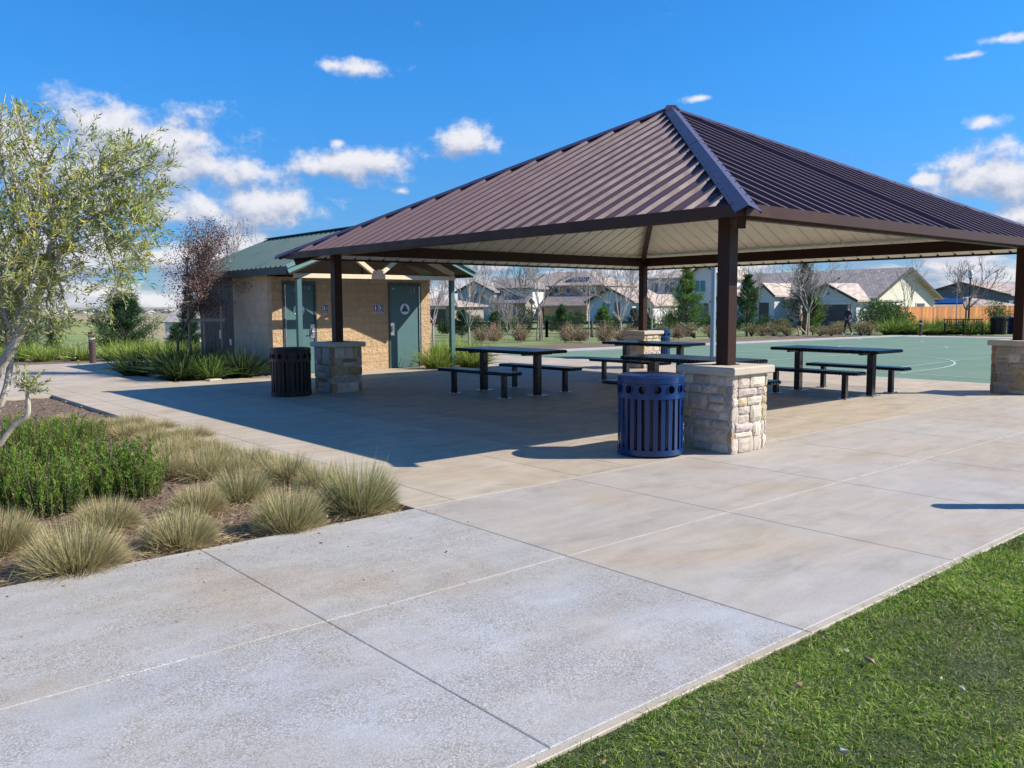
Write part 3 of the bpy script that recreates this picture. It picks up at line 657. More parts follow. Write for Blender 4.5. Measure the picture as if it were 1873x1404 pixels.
# ribbed roof slopes
for sg in (-1, 1):
    V = []; Fs = []; ys = []; y = y0r; sp = 0.235
    while y < y1r:
        for dy, h in ((0.0, 0.0), (0.02, 0.0), (0.030, 0.030), (0.085, 0.030), (0.095, 0.0)): ys.append((y+dy, h*1.5))
        y += sp
    ys.append((y1r, 0.0)); th = math.atan2(rz_-ez, ex)
    for (yy, h) in ys:
        for (x, z) in ((ex, ez), (0, rz_)): V.append((sg*(x+math.sin(th)*h), min(yy, y1r), z+math.cos(th)*h))
    for i in range(len(ys)-1): Fs.append((2*i, 2*i+1, 2*i+3, 2*i+2))
    n = len(V); V += [(sg*ex, y0r, ez-0.03), (0, y0r, rz_-0.03), (sg*ex, y1r, ez-0.03), (0, y1r, rz_-0.03)]; Fs += [(n, n+1, n+3, n+2)]
    m = MB(); m.add(V, Fs); m.build('roof_slope', TEALR, rest)
    m = MB(); m.beam((sg*(ex+0.012), y0r+0.02, ez-0.055), (sg*(ex+0.012), y1r-0.02, ez-0.055), 0.03, 0.15); m.build('gutter', TEALD, rest)
    m = MB(); m.beam((sg*(ex+0.03), y0r-0.02, ez-0.035), (0, y0r-0.02, rz_-0.035), 0.03, 0.17, upv=(0, 0, 1)); m.beam((sg*(ex+0.05), y0r-0.05, ez-0.0), (0, y0r-0.05, rz_+0.0), 0.06, 0.045)
    m.build('rake_trim', mat('green_trim', (0.12, 0.24, 0.235), 0.42, var=0.06), rest)
m = MB(); m.beam((0, y0r, rz_+0.03), (0, y1r, rz_+0.03), 0.26, 0.02); m.build('ridge_cap', mat('ridge_green', (0.04, 0.10, 0.13), 0.35, 0.2), rest)
# porch truss and posts
yt = -0.93
m = MB(); m.beam((-1.98, yt, 2.115), (2.10, yt, 2.115), 0.11, 0.095, bev=0.004)
m.build('tie_beam', CREAM, rest)
m = MB(); m.beam((0, yt, 2.165), (0, yt, 3.12), 0.10, 0.10); m.build('king_post', CREAM, rest)
for sg in (-1, 1):
    m = MB(); m.beam((sg*0.06, yt, 2.18), (sg*0.92, yt, 2.78), 0.09, 0.09); m.build('truss_brace', CREAM, rest)
    m = MB(); m.beam((sg*2.08, yt, 2.20), (sg*0.04, yt, 3.07), 0.09, 0.11); m.build('truss_rafter', CREAM, rest)
m = MB(); gy = yt-0.062
m.box(-0.17, 0.17, gy, gy+0.006, 2.075, 2.15)
for a in range(5):
    t = PI*(a+0.0)/4; m.box(math.cos(t)*0.13-0.028, math.cos(t)*0.13+0.028, gy, gy+0.006, 2.15+math.sin(t)*0.085-0.01, 2.15+math.sin(t)*0.085+0.045)
m.prism([(-0.09, 2.15), (0.09, 2.15), (0.06, 2.245), (-0.06, 2.245)], 'y', gy+0.001, gy+0.007)
m.build('gusset_plate', mat('dark_gusset', (0.05, 0.04, 0.04), 0.5), rest)
for x in (-1.90, 2.03):
    m = MB(); m.box(x-0.05, x+0.05, yt-0.05, yt+0.05, 0, 2.065); p = m.build('porch_post', TEAL, rest)
    m = MB(); m.box(x-0.08, x+0.08, yt-0.08, yt+0.08, 0.0, 0.012); m.build('post_plate', TEALF, p)
m = MB(); m.box(-hx+0.2, hx-0.2, y0r+0.1, 0, 0, 0.001) if False else None
# rafters' dark soffit
for sg in (-1, 1):
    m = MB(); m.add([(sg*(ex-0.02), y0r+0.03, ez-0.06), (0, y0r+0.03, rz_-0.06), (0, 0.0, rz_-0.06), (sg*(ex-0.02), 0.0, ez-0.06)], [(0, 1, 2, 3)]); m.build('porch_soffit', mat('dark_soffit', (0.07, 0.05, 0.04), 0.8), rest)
def door(x0, x1, handle, nearx):
    m = MB(); m.box(x0, x1, -0.012, 0.05, 0.0, 2.03); m.box(x0, x0+0.05, -0.02, 0.06, 0, 2.03); m.box(x1-0.05, x1, -0.02, 0.06, 0, 2.03); m.box(x0+0.05, x1-0.05, -0.02, 0.06, 1.955, 2.03)
    fr = MB(); fr.box(x0, x0+0.05, -0.02, 0.06, 0, 2.03); fr.box(x1-0.05, x1, -0.02, 0.06, 0, 2.03); fr.box(x0+0.05, x1-0.05, -0.02, 0.06, 1.955, 2.03)
    fr.build('door_frame', TEALF, rest)
    dm = MB(); dm.box(x0+0.052, x1-0.052, 0.0, 0.04, 0.012, 1.95); d = dm.build('door', TEAL, rest)
    cx = (x0+x1)/2+nearx; cz = 1.40; y = -0.003
    em = MB(); em.tube([(cx, y, cz), (cx, y-0.006, cz)], 0.13, 32); e = em.build('door_emblem', mat('emblem_pale', (0.62, 0.72, 0.75), 0.4, var=0.03), d)
    t = MB(); t.prism([(cx-0.105, cz-0.06), (cx+0.105, cz-0.06), (cx, cz+0.115)], 'y', y-0.009, y-0.0062); t.build('emblem_triangle', mat('emblem_navy', (0.02, 0.045, 0.085), 0.4, var=0.03), d)
    hx_ = x0+0.10 if handle < 0 else x1-0.10
    h = MB(); h.box(hx_-0.055, hx_+0.055, -0.012, -0.001, 0.78, 1.08); h.box(hx_-0.03, hx_+0.03, -0.05, -0.012, 0.86, 1.0, bev=0.008); h.tube([(hx_+0.015, -0.05, 0.93), (hx_+0.015, -0.09, 0.93), (hx_-0.06, -0.09, 0.93)], 0.010, 8)
    h.build('handle', CHROME, d)
    b = MB()
    sx = x1-0.28 if handle < 0 else x0+0.28
    for (dx, dz) in ((0, 0), (0.09, 0), (0, -0.06), (0.09, -0.06)): b.tube([(sx+dx, -0.001, 1.87+dz), (sx+dx, -0.008, 1.87+dz)], 0.010, 8)
    b.tube([(x0+0.14 if handle < 0 else x1-0.16, -0.001, 1.88), (x0+0.14 if handle < 0 else x1-0.16, -0.008, 1.88)], 0.013, 8)
    b.build('bolt', CHROME, d)
    st = MB(); sxx = x1-0.052 if handle < 0 else x0+0.052; st.box(sxx-0.008, sxx+0.008, -0.025, -0.020, 0.02, 1.95); st.build('hinge_strip', CHROME, fr_last) if False else st.build('hinge_strip', CHROME, d)
door(-1.81, -1.02, 1, -0.02); door(0.86, 1.78, -1, 0.0)
def sign(x, label, wheel, second):
    o = empty('restroom_sign', (RC[0]+x, RC[1]-0.003, 1.42), 0, label, 'sign', 'blue restroom signs on the tan block wall'); o.scale = (0.8, 1.0, 0.8)
    m = MB(); m.box(-0.075, 0.075, -0.008, 0, -0.12, 0.12, bev=0.002); m.build('sign_panel', WHITE, o)
    m = MB(); m.box(-0.068, 0.068, -0.0095, -0.008, -0.113, 0.113); m.build('sign_face', SIGNB, o)
    p = MB(); y = -0.0115
    def person(cx, sc=1.0, skirt=False):
        p.tube([(cx, y, 0.075*sc), (cx, y+0.002, 0.075*sc)], 0.014*sc, 12)
        if skirt: p.prism([(cx-0.012*sc, 0.055*sc), (cx+0.012*sc, 0.055*sc), (cx+0.027*sc, -0.01*sc), (cx-0.027*sc, -0.01*sc)], 'y', y, y+0.002)
        else: p.box(cx-0.017*sc, cx+0.017*sc, y, y+0.002, 0.0, 0.055*sc)
        p.box(cx-0.012*sc, cx-0.003*sc, y, y+0.002, -0.045*sc, 0.0 if not skirt else -0.01*sc); p.box(cx+0.003*sc, cx+0.012*sc, y, y+0.002, -0.045*sc, 0.0 if not skirt else -0.01*sc)
    if wheel:
        person(-0.035, 0.95, False)
        # wheelchair symbol: seated figure over a ring
        cx, cz, r = 0.028, -0.005, 0.026
        for k in range(14):
            a0 = -2.6+k*0.32; a1 = a0+0.32
            p.prism([(cx+r*math.cos(a0), cz+r*math.sin(a0)), (cx+r*math.cos(a1), cz+r*math.sin(a1)), (cx+(r-0.007)*math.cos(a1), cz+(r-0.007)*math.sin(a1)), (cx+(r-0.007)*math.cos(a0), cz+(r-0.007)*math.sin(a0))], 'y', y, y+0.002)
        p.tube([(cx-0.008, y, 0.07), (cx-0.008, y+0.002, 0.07)], 0.010, 12); p.box(cx-0.013, cx-0.004, y, y+0.002, 0.012, 0.057); p.box(cx-0.004, cx+0.022, y, y+0.002, 0.010, 0.018); p.box(cx+0.018, cx+0.026, y, y+0.002, -0.022, 0.010)
    else: person(0.0, 1.15, True)
    for k in range(3): p.box(-0.045+0.0*k, 0.045-0.008*k, y, y+0.002, -0.066-0.013*k-0.006, -0.066-0.013*k)
    p.build('sign_symbol', WHITE, o)
sign(-0.79, 'blue restroom sign right of the left door, beside the brown shelter post', True, 0)
sign(0.50, 'narrow blue restroom sign, left one of the pair beside the right door', False, 0)
sign(0.67, 'blue restroom sign with wheelchair symbol, right one of the pair beside the right door', True, 0)
# ================================================================== TABLES AND BENCHES
def rim(m, x0, x1, y0, y1, z, r=0.027, pitch=0.060, wd=0.036):
    """row of rounded strap loops round the edge of a top"""
    def loop(px, py, nx, ny):
        tx, ty = -ny, nx; vs = []; fs = []; n = 6
        for s in (-wd/2, wd/2):
            for k in range(n+1):
                a = PI/2-PI*k/n; q = r*math.cos(a); zz = z-r+r*math.sin(a); vs.append((px+nx*(q)+tx*s, py+ny*(q)+ty*s, zz))
        for k in range(n): fs.append((k, k+1, n+1+k+1, n+1+k))
        fs += [tuple(range(n, -1, -1)), tuple(range(n+1, 2*n+2))]; m.add(vs, fs)
    nn = int((y1-y0)/pitch)
    for i in range(nn):
        t = y0+(y1-y0)*(i+0.5)/nn; loop(x0, t, -1, 0); loop(x1, t, 1, 0)
    nn = int((x1-x0)/pitch)
    for i in range(nn):
        t = x0+(x1-x0)*(i+0.5)/nn; loop(t, y0, 0, -1); loop(t, y1, 0, 1)
def make_top(m, hw, hl, z):
    e = 0.026; m.box(-hw+e, hw-e, -hl+e, hl-e, z-0.048, z-0.002, bev=0.006)
    n = int(2*(hl-e)/0.042)
    for i in range(n):
        t = -hl+e+2*(hl-e)*(i+0.5)/n; m.box(-hw+e, hw-e, t-0.015, t+0.015, z-0.003, z)
    m.box(-hw+e-0.010, hw-e+0.010, -hl+e-0.010, hl-e+0.010, z-0.034, z-0.012)
    rim(m, -hw+e, hw-e, -hl+e, hl-e, z)
def post_part(name, root, x, y, h, w_, pl_):
    m = MB(); m.box(-w_/2, w_/2, -w_/2, w_/2, 0.01, h, bev=0.006); o = m.build(name, BLACK2, root); o.location = (x, y, 0)
    m = MB(); m.box(-pl_/2, pl_/2, -pl_/2, pl_/2, 0.002, 0.011); b = m.build('base_plate', PLATE, o)
    m = MB()
    for sx in (-1, 1):
        for sy in (-1, 1): m.tube([(sx*pl_*0.38, sy*pl_*0.38, 0.011), (sx*pl_*0.38, sy*pl_*0.38, 0.026)], 0.010, 6)
    m.build('bolt', CHROME, o)
TABG = 'black picnic tables under the shelter'; BENG = 'black benches beside the picnic tables'
def make_table():
    r = empty('picnic_table', (0, 0, 0)); m = MB(); make_top(m, 0.41, 0.98, 0.752); m.build('tabletop', BLACK2, r)
    m = MB(); m.box(-0.04, 0.04, -0.72, 0.72, 0.668, 0.703); m.box(-0.33, 0.33, -0.68, -0.62, 0.668, 0.703); m.box(-0.33, 0.33, 0.62, 0.68, 0.668, 0.703); m.build('support_frame', BLACK2, r)
    for y in (-0.66, 0.66): post_part('leg', r, 0, y, 0.67, 0.105, 0.27)
    return r
def make_bench():
    r = empty('bench', (0, 0, 0)); m = MB(); make_top(m, 0.165, 0.90, 0.435); m.build('seat', BLACK2, r)
    for y in (-0.62, 0.62): post_part('leg', r, 0, y, 0.39, 0.075, 0.17)
    return r
T0, B0 = make_table(), make_bench(); first = [True, True]
def place(kind, x, y, rz, label):
    i = 0 if kind == 't' else 1; src = (T0, B0)[i]; o = src if first[i] else copy_tree(src); first[i] = False
    o.location = (x, y, 0); o.rotation_euler = (0, 0, rz); tag(o, label, ('table', 'bench')[i], (TABG, BENG)[i])
def spot(x, y, deg, tl, b1, b2):
    a = math.radians(deg); place('t', x, y, a, tl)
    for s, lb in ((-1, b1), (1, b2)): place('b', x+s*0.71*math.cos(a), y+s*0.71*math.sin(a), a, lb)
spot(9.40, 11.03, 3, 'black metal picnic table nearest the restroom, left of the blue bin', 'bench on the near side of the picnic table nearest the restroom', 'bench on the far side of the picnic table nearest the restroom')
spot(9.62, 7.40, 0, 'black picnic table right behind the blue bin and the nearest stone pier', 'bench half hidden by the left side of the blue bin', 'bench whose end shows just right of the nearest stone pier')
spot(12.95, 10.9, 2, 'black picnic table in front of the far stone pier', 'bench on the near side of the table before the far stone pier', 'bench on the far side of the table before the far stone pier')
spot(13.30, 7.30, -2, 'black picnic table at right, standing partly in sun before the court', 'near bench of the right-hand picnic table', 'far bench of the right-hand picnic table, next to the green court')
# ================================================================== BINS
def make_bin(material):
    r = empty('trash_bin', (0, 0, 0)); R1 = 0.325; H = 0.80
    m = MB(); m.lathe([(R1+0.004, H-0.075), (R1+0.008, H-0.012), (R1-0.012, H), (0.20, H-0.022), (0.14, H-0.028), (0.135, H-0.06)], 48); m.build('lid', material, r, smooth=True)
    # band with round holes
    m = MB(); nh = 14; z0, z1 = H-0.185, H-0.078; zc = (z0+z1)/2; rh = 0.040
    for c in range(nh):
        a0 = 2*PI*c/nh; wa = 2*PI/nh; K = 16; outer = []; inner = []
        for k in range(K):
            t = 2*PI*k/K+PI/4; cx, cy = math.cos(t), math.sin(t); sc = 1/max(abs(cx), abs(cy)); outer.append((cx*sc*wa/2, cy*sc*(z1-z0)/2)); inner.append((cx*rh/R1, cy*rh))
        vs = []
        for (pts, rr) in ((outer, R1), (inner, R1), (inner, R1-0.018)):
            for (a, z) in pts: vs.append((rr*math.cos(a0+a), rr*math.sin(a0+a), zc+z))
        fs = []
        for k in range(K):
            k2 = (k+1) % K; fs += [(k, k2, K+k2, K+k), (K+k, K+k2, 2*K+k2, 2*K+k)]
        m.add(vs, fs)
        M2 = Matrix.Rotation(a0, 4, 'Z') @ Matrix.Translation((R1+0.002, 0, zc)) @ Matrix.Rotation(PI/2, 4, 'Y')
        m.lathe([(rh+0.007, -0.003), (rh+0.007, 0.004), (rh-0.001, 0.004), (rh-0.001, -0.003)], 20, M2)
    m.build('hole_band', material, r)
    for z0, z1 in ((H-0.225, H-0.178), (0.02, 0.075)):
        m = MB(); m.lathe([(R1+0.008, z0), (R1+0.008, z1), (R1-0.006, z1), (R1-0.006, z0)], 48, close=True); m.build('hoop', material, r, smooth=True)
    m = MB(); ns = 26
    for k in range(ns):
        M2 = Matrix.Rotation(2*PI*(k+0.5)/ns, 4, 'Z'); m.box(R1-0.010, R1, -0.022, 0.022, 0.03, H-0.19, M2, bev=0.003)
    m.build('slats', material, r)
    m = MB(); m.lathe([(0.0, 0.05), (0.27, 0.05), (0.28, H-0.09), (0.27, H-0.09), (0.26, 0.07)], 32); m.build('liner', LINER, r, smooth=True)
    m = MB(); m.lathe([(0.0, 0.03), (R1-0.02, 0.03), (R1-0.02, 0.018), (0.0, 0.018)], 32); m.build('bottom_plate', material, r)
    for k in range(3):
        a = 2*PI*k/3; m = MB(); m.tube([(0.2*math.cos(a), 0.2*math.sin(a), 0), (0.2*math.cos(a), 0.2*math.sin(a), 0.02)], 0.02, 10); m.build('foot', LINER, r)
    return r
bb = make_bin(BLUE); bk = make_bin(BLACK)
p = gp(1190, 832); bb.location = (6.60, 5.57, 0); tag(bb, 'glossy blue slatted trash bin standing against the nearest stone pier', 'trash bin', 'slatted trash bins')
b2 = copy_tree(bb); b2.location = (18.3, 15.2, 0); b2.rotation_euler = (0, 0, 0.3); tag(b2, 'blue trash bin by the court behind the far stone pier', 'trash bin')
p = gp(532, 726); bk.location = (6.50, 13.28, 0); bk.rotation_euler = (0, 0, 0.1); tag(bk, 'dark brown slatted trash bin by the stone pier in front of the restroom', 'trash bin', 'slatted trash bins')
for px, dp, lb, sr in ((1826, 46.5, 'dark trash bin beside the park bench at the far end of the court', bk), (1857, 46.8, 'dark navy trash bin half hidden by the right shelter post', bb)):
    o = copy_tree(sr); q = on(px, dp); o.location = q; s = 1.2; o.scale = (s, s, s); tag(o, lb, 'trash bin', 'slatted trash bins')
# ================================================================== POLES, BOLLARDS, LAMPS
def bollard(q, label, h=0.85):
    r = empty('path_light', q, 0, label, 'bollard light', 'bronze bollard lights')
    m = MB(); m.lathe([(0.0, 0), (0.085, 0), (0.085, h*0.74), (0.0, h*0.74)], 20); m.build('shaft', BRONZE, r, smooth=True)
    m = MB(); m.lathe([(0.0, h*0.74), (0.078, h*0.74), (0.078, h*0.82), (0.0, h*0.82)], 20); m.build('lens', LENS, r, smooth=True)
    m = MB(); m.lathe([(0.085, h*0.82), (0.087, h*0.98), (0.07, h), (0.0, h*1.005)], 20); m.build('cap', BRONZE, r, smooth=True)
bollard(gp(170, 664), 'bronze bollard light at the edge of the left path', 0.84)
bollard(on(1684, 46, 0), 'bronze bollard light at the far side of the court before the orange fence', 0.82)
hp = gp(1306, 653)
hoop = empty('basketball_hoop', (19.6, 14.35, 0), 0, 'tall grey gooseneck basketball pole at the edge of the green court', 'basketball hoop')
m = MB(); pts = [(0, 0, 0), (0, 0, 2.35)]+[(0.35*(1-math.cos(a)), 0, 2.35+0.8*math.sin(a)) for a in np.linspace(0.2, PI/2, 7)]+[(1.15, 0, 3.15)]
m.tube(pts, 0.07, 14); m.build('pole', GALV, hoop, smooth=True)
m = MB(); m.box(1.15, 1.19, -0.9, 0.9, 2.75, 3.85); m.build('backboard', WHITE, hoop)
m = MB(); rr = [(1.45+0.23*math.cos(a), 0.23*math.sin(a), 3.0) for a in np.linspace(0, 2*PI, 20)]; m.tube(rr, 0.01, 6); m.box(1.19, 1.24, -0.08, 0.08, 2.95, 3.05); m.build('rim', mat('orange_rim', (0.6, 0.15, 0.03), 0.5), hoop)
q = on(1771, 60); lamp = empty('street_lamp', q, 0, 'dark park lamp post with pale globe behind the orange fence', 'street lamp')
m = MB(); m.tube([(0, 0, 0), (0, 0, 3.5), (0, 0, 3.62)], [0.07, 0.05, 0.13], 10); m.build('post', BLACK, lamp)
m = MB(); m.lathe([(0.0, 3.6), (0.10, 3.62), (0.19, 3.85), (0.14, 4.08), (0.0, 4.2)], 14); m.build('lamp_globe', mat('pale_globe', (0.75, 0.78, 0.8), 0.3), lamp, smooth=True)
q = on(1748, 58); tp = empty('flag_pole', q, 0, 'thin pale pole behind the orange fence', 'pole'); m = MB(); m.tube([(0, 0, 0), (0, 0, 4.3)], [0.035, 0.02], 8); m.build('shaft', GALV, tp)
# park bench
q = on(1762, 46.3); pb = empty('park_bench', q, face_cam(q)+0.1, 'dark slatted park bench with curved arms at the far end of the court', 'park bench')
m = MB()
for k in range(5): m.box(-0.95, 0.95, -0.25+0.1*k, -0.17+0.1*k, 0.42, 0.445)
m.build('seat', BLACK, pb)
m = MB()
for k in range(22): m.box(-0.93+0.0865*k, -0.90+0.0865*k, 0.24, 0.26, 0.5, 0.85)
m.box(-0.95, 0.95, 0.235, 0.265, 0.83, 0.87); m.box(-0.95, 0.95, 0.235, 0.265, 0.48, 0.51); m.build('backrest', BLACK, pb)
for x in (-0.9, 0.0, 0.9):
    m = MB(); m.tube([(x, -0.28, 0), (x, -0.2, 0.2), (x, -0.24, 0.42), (x, -0.26, 0.62), (x, 0.0, 0.66), (x, 0.25, 0.62)], 0.022, 6); m.tube([(x, 0.32, 0), (x, 0.2, 0.22), (x, 0.25, 0.45), (x, 0.3, 0.86)], 0.022, 6); m.build('arm_frame', BLACK, pb)
# small pale cover in the restroom bed
cv = MB(); cv.box(-0.14, 0.14, -0.09, 0.09, 0, 0.035, bev=0.01); o = cv.build('valve_cover', CAPC); o.location = (6.62, 16.98, 0.0); o.rotation_euler = (0, 0, 0.2); tag(o, 'small flat pale cover at the edge of the plants by the restroom', 'cover')
# ================================================================== PLANTS
def tuft(loc, r, h, label, n=650, green=0.35, seed=0, cat='grass tuft', grp='tan grass tufts in the planting bed', name='grass_tuft', segs=4):
    a = RNG.uniform(0, 2*PI, n); rad = r*0.34*np.sqrt(RNG.random(n)); tilt = np.arccos(1-RNG.random(n)*0.96)
    B = np.stack([rad*np.cos(a), rad*np.sin(a), np.zeros(n)-0.05], 1); a2 = a+RNG.normal(size=n)*0.35
    dr = np.stack([np.sin(tilt)*np.cos(a2), np.sin(tilt)*np.sin(a2), np.cos(tilt)], 1)
    L = np.hypot(h*np.cos(tilt), r*0.86*np.sin(tilt))*RNG.uniform(0.84, 1.0, n)**0.7+0.04-r*0.24*np.sin(tilt); L = L*np.where(RNG.random(n) < 0.025, RNG.uniform(1.1, 1.3, n), 1.0)
    tan_ = pick([(0.56, 0.43, 0.21), (0.63, 0.50, 0.27), (0.44, 0.37, 0.18), (0.50, 0.35, 0.16), (0.68, 0.58, 0.36)], n)
    gr = pick([(0.13, 0.19, 0.065), (0.17, 0.22, 0.09), (0.09, 0.14, 0.05), (0.20, 0.23, 0.10)], n); isg = (RNG.random(n) < green)[:, None]
    tip = np.where(isg, gr*1.7, tan_*1.15); base = np.where(isg, gr*0.5, gr*0.55)  # green blade bases, darkened further to put shading low in the tuft
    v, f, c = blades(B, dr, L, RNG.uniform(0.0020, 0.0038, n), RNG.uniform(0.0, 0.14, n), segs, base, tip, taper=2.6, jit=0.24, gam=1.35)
    # dead skirt on the ground
    m_ = n//4; a = RNG.uniform(0, 2*PI, m_); B2 = np.stack([r*0.55*np.cos(a), r*0.55*np.sin(a), RNG.uniform(-0.02, 0.05, m_)], 1); d2 = np.stack([np.cos(a), np.sin(a), RNG.uniform(-0.05, 0.25, m_)], 1)
    v2, f2, c2 = blades(B2, d2+RNG.normal(size=(m_, 3))*0.35, RNG.uniform(0.4, 0.75, m_)*r, 0.004, 0.12, 3, (0.36, 0.28, 0.16), (0.46, 0.37, 0.22))
    v, f, c = joinm([(v, f, c), (v2, f2, c2)]); o = np_mesh(name, v, f, c, STRAW); o.location = loc; o.rotation_euler = (0, 0, random.uniform(0, 6)); tag(o, label, cat, grp); return o
TUFTS = [ # px, py of the base centre, width px, height px, green share, label
 (140, 1045, 210, 125, 0.28, 'big shaggy tan grass tuft nearest the camera at the walkway edge'),
 (0, 1010, 150, 110, 0.35, 'tan grass tuft cut off by the left edge of the picture'),
 (330, 1002, 160, 100, 0.30, 'round tan grass tuft third from the left along the walkway edge'),
 (195, 968, 150, 85, 0.32, 'tan grass tuft right behind the big shaggy one'),
 (528, 972, 135, 108, 0.42, 'dome-shaped grass tuft with dark green base beside the bare mulch'),
 (655, 938, 145, 128, 0.62, 'tallest and greenest grass tuft at the right corner of the bed'),
 (362, 940, 120, 72, 0.35, 'low tan grass tuft behind the gap in the front row'),
 (440, 915, 110, 88, 0.45, 'upright grass tuft in the second row behind the dome-shaped one'),
 (585, 892, 95, 62, 0.40, 'short grass tuft tucked behind the two right-hand front tufts'),
 (530, 878, 100, 70, 0.42, 'grass tuft in the second row with straw-coloured crown'),
 (375, 872, 115, 70, 0.22, 'greyish dry grass tuft right of the green rosemary block'),
 (318, 872, 90, 68, 0.22, 'greyish dry grass tuft touching the rosemary block'),
 (462, 852, 95, 55, 0.40, 'grass tuft near the paving, middle of the bed edge'),
 (400, 842, 95, 48, 0.30, 'pale grass tuft in the third row behind the greyish pair'),
 (335, 822, 95, 42, 0.25, 'small pale grass tuft in the back rows'),
 (280, 812, 90, 40, 0.25, 'small pale grass tuft above the rosemary block'),
 (350, 804, 90, 38, 0.35, 'fluffy pale grass tuft at the edge of the paving'),
 (228, 800, 85, 38, 0.25, 'pale grass tuft behind the top of the rosemary'),
 (290, 788, 85, 34, 0.35, 'small grass tuft along the far paving edge'),
 (240, 780, 80, 36, 0.40, 'greener small grass tuft at the bend of the paving edge'),
 (155, 792, 80, 44, 0.25, 'lone tan grass tuft by the rosemary and the mulch'),
 (118, 774, 60, 26, 0.20, 'farthest and smallest tan grass tuft in the bed'),
 (500, 862, 95, 52, 0.40, 'grass tuft squeezed between the middle tufts near the paving'),
 (425, 868, 90, 50, 0.25, 'pale grass tuft just behind the upright second-row one'),
 (305, 838, 95, 46, 0.22, 'dry grass tuft at the right end of the rosemary top'),
 (372, 826, 90, 40, 0.30, 'pale grass tuft between the third row and the paving'),
 (312, 806, 85, 36, 0.30, 'pale grass tuft in the crowded back rows'),
 (258, 796, 85, 36, 0.30, 'pale grass tuft left in the crowded back rows'),
 (205, 786, 75, 34, 0.30, 'small grass tuft beside the dark paving edge')]
for i, (x, y, wpx, hpx, gr_, lb) in enumerate(TUFTS):
    q = gp(x, y, -0.04); dpt = (Vector(q)-Vector(EYE)).dot(Vector(fw)); sc = dpt/F
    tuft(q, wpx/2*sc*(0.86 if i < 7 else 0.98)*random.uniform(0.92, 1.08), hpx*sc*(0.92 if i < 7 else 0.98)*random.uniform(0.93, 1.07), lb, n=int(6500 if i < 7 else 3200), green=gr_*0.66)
# rosemary: upright woody stems densely set with short needles
def rosemary(px, py, wpx, hpx, label, n=150, depthr=0.35, gold=0.3):
    q = gp(px, py, -0.04); dpt = (Vector(q)-Vector(EYE)).dot(Vector(fw)); sc = dpt/F; R1 = wpx/2*sc; h = hpx*sc
    parts = []; stems0 = []; stems1 = []
    for k in range(n):
        a = RNG.uniform(0, 2*PI); r_ = math.sqrt(RNG.random()); bx, by = R1*r_*math.cos(a), depthr*r_*math.sin(a); hh = h*RNG.uniform(0.50, 1.08)*(1-0.38*r_**2)
        lean = np.array([bx*0.5+RNG.normal()*0.10, by*0.5+RNG.normal()*0.10, 1.0]); lean /= np.linalg.norm(lean); m_ = int(hh/0.0032)
        t = RNG.random(m_)**0.8; P = np.array([bx, by, -0.02])+lean*(hh*t)[:, None]; P[:, :2] += (np.array([RNG.normal(), RNG.normal()])*0.05*hh/0.4)*(t*t)[:, None]; P += RNG.normal(size=(m_, 3))*0.004; aa = RNG.uniform(0, 2*PI, m_)
        dr = np.stack([np.cos(aa), np.sin(aa), np.full(m_, 0.75)], 1)+lean*0.35
        gold = gold*0.93
        gcol = np.array(random.choice([(0.11, 0.20, 0.03), (0.15, 0.24, 0.035), (0.08, 0.155, 0.028), (0.19, 0.26, 0.045)])) if RNG.random() > gold else np.array(random.choice([(0.25, 0.27, 0.045), (0.22, 0.19, 0.05), (0.21, 0.26, 0.05), (0.28, 0.27, 0.06)]))
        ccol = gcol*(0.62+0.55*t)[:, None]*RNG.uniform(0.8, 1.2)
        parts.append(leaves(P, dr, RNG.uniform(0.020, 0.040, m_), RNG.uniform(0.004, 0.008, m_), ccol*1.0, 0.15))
        stems0.append([bx, by, -0.03]); stems1.append(np.array([bx, by, -0.03])+lean*hh)
    o = empty('rosemary_shrub', q, face_cam(q), label, 'shrub', 'rosemary shrubs in the planting bed')
    v, f, c = joinm(parts); np_mesh('foliage', v, f, c, LEAF, o)
    v, f = sticks(stems0, stems1, np.full(n, 0.004), np.full(n, 0.002), 3); np_mesh('stem', v, f, None, BARKD, o)
rosemary(245, 905, 92, 110, 'dense upright rosemary at the right end of the green block', 150, 0.28, 0.3)
rosemary(165, 912, 110, 105, 'broad rosemary in the middle of the green block', 150, 0.30, 0.35)
rosemary(85, 935, 120, 115, 'sprawling rosemary with dark hollow, behind the leftmost tufts', 130, 0.30, 0.55)
rosemary(10, 930, 100, 130, 'bright green rosemary at the left edge of the picture', 120, 0.30, 0.15)
rosemary(60, 850, 150, 88, 'golden-tipped rosemary below the bent olive branch', 150, 0.35, 0.5)
rosemary(155, 845, 110, 60, 'brown-tipped rosemary low behind the green block', 110, 0.25, 0.8)
rosemary(120, 808, 150, 52, 'bright green rosemary at the back of the block', 150, 0.3, 0.12)
rosemary(20, 805, 120, 52, 'yellow-green rosemary at the far left back', 110, 0.3, 0.25)
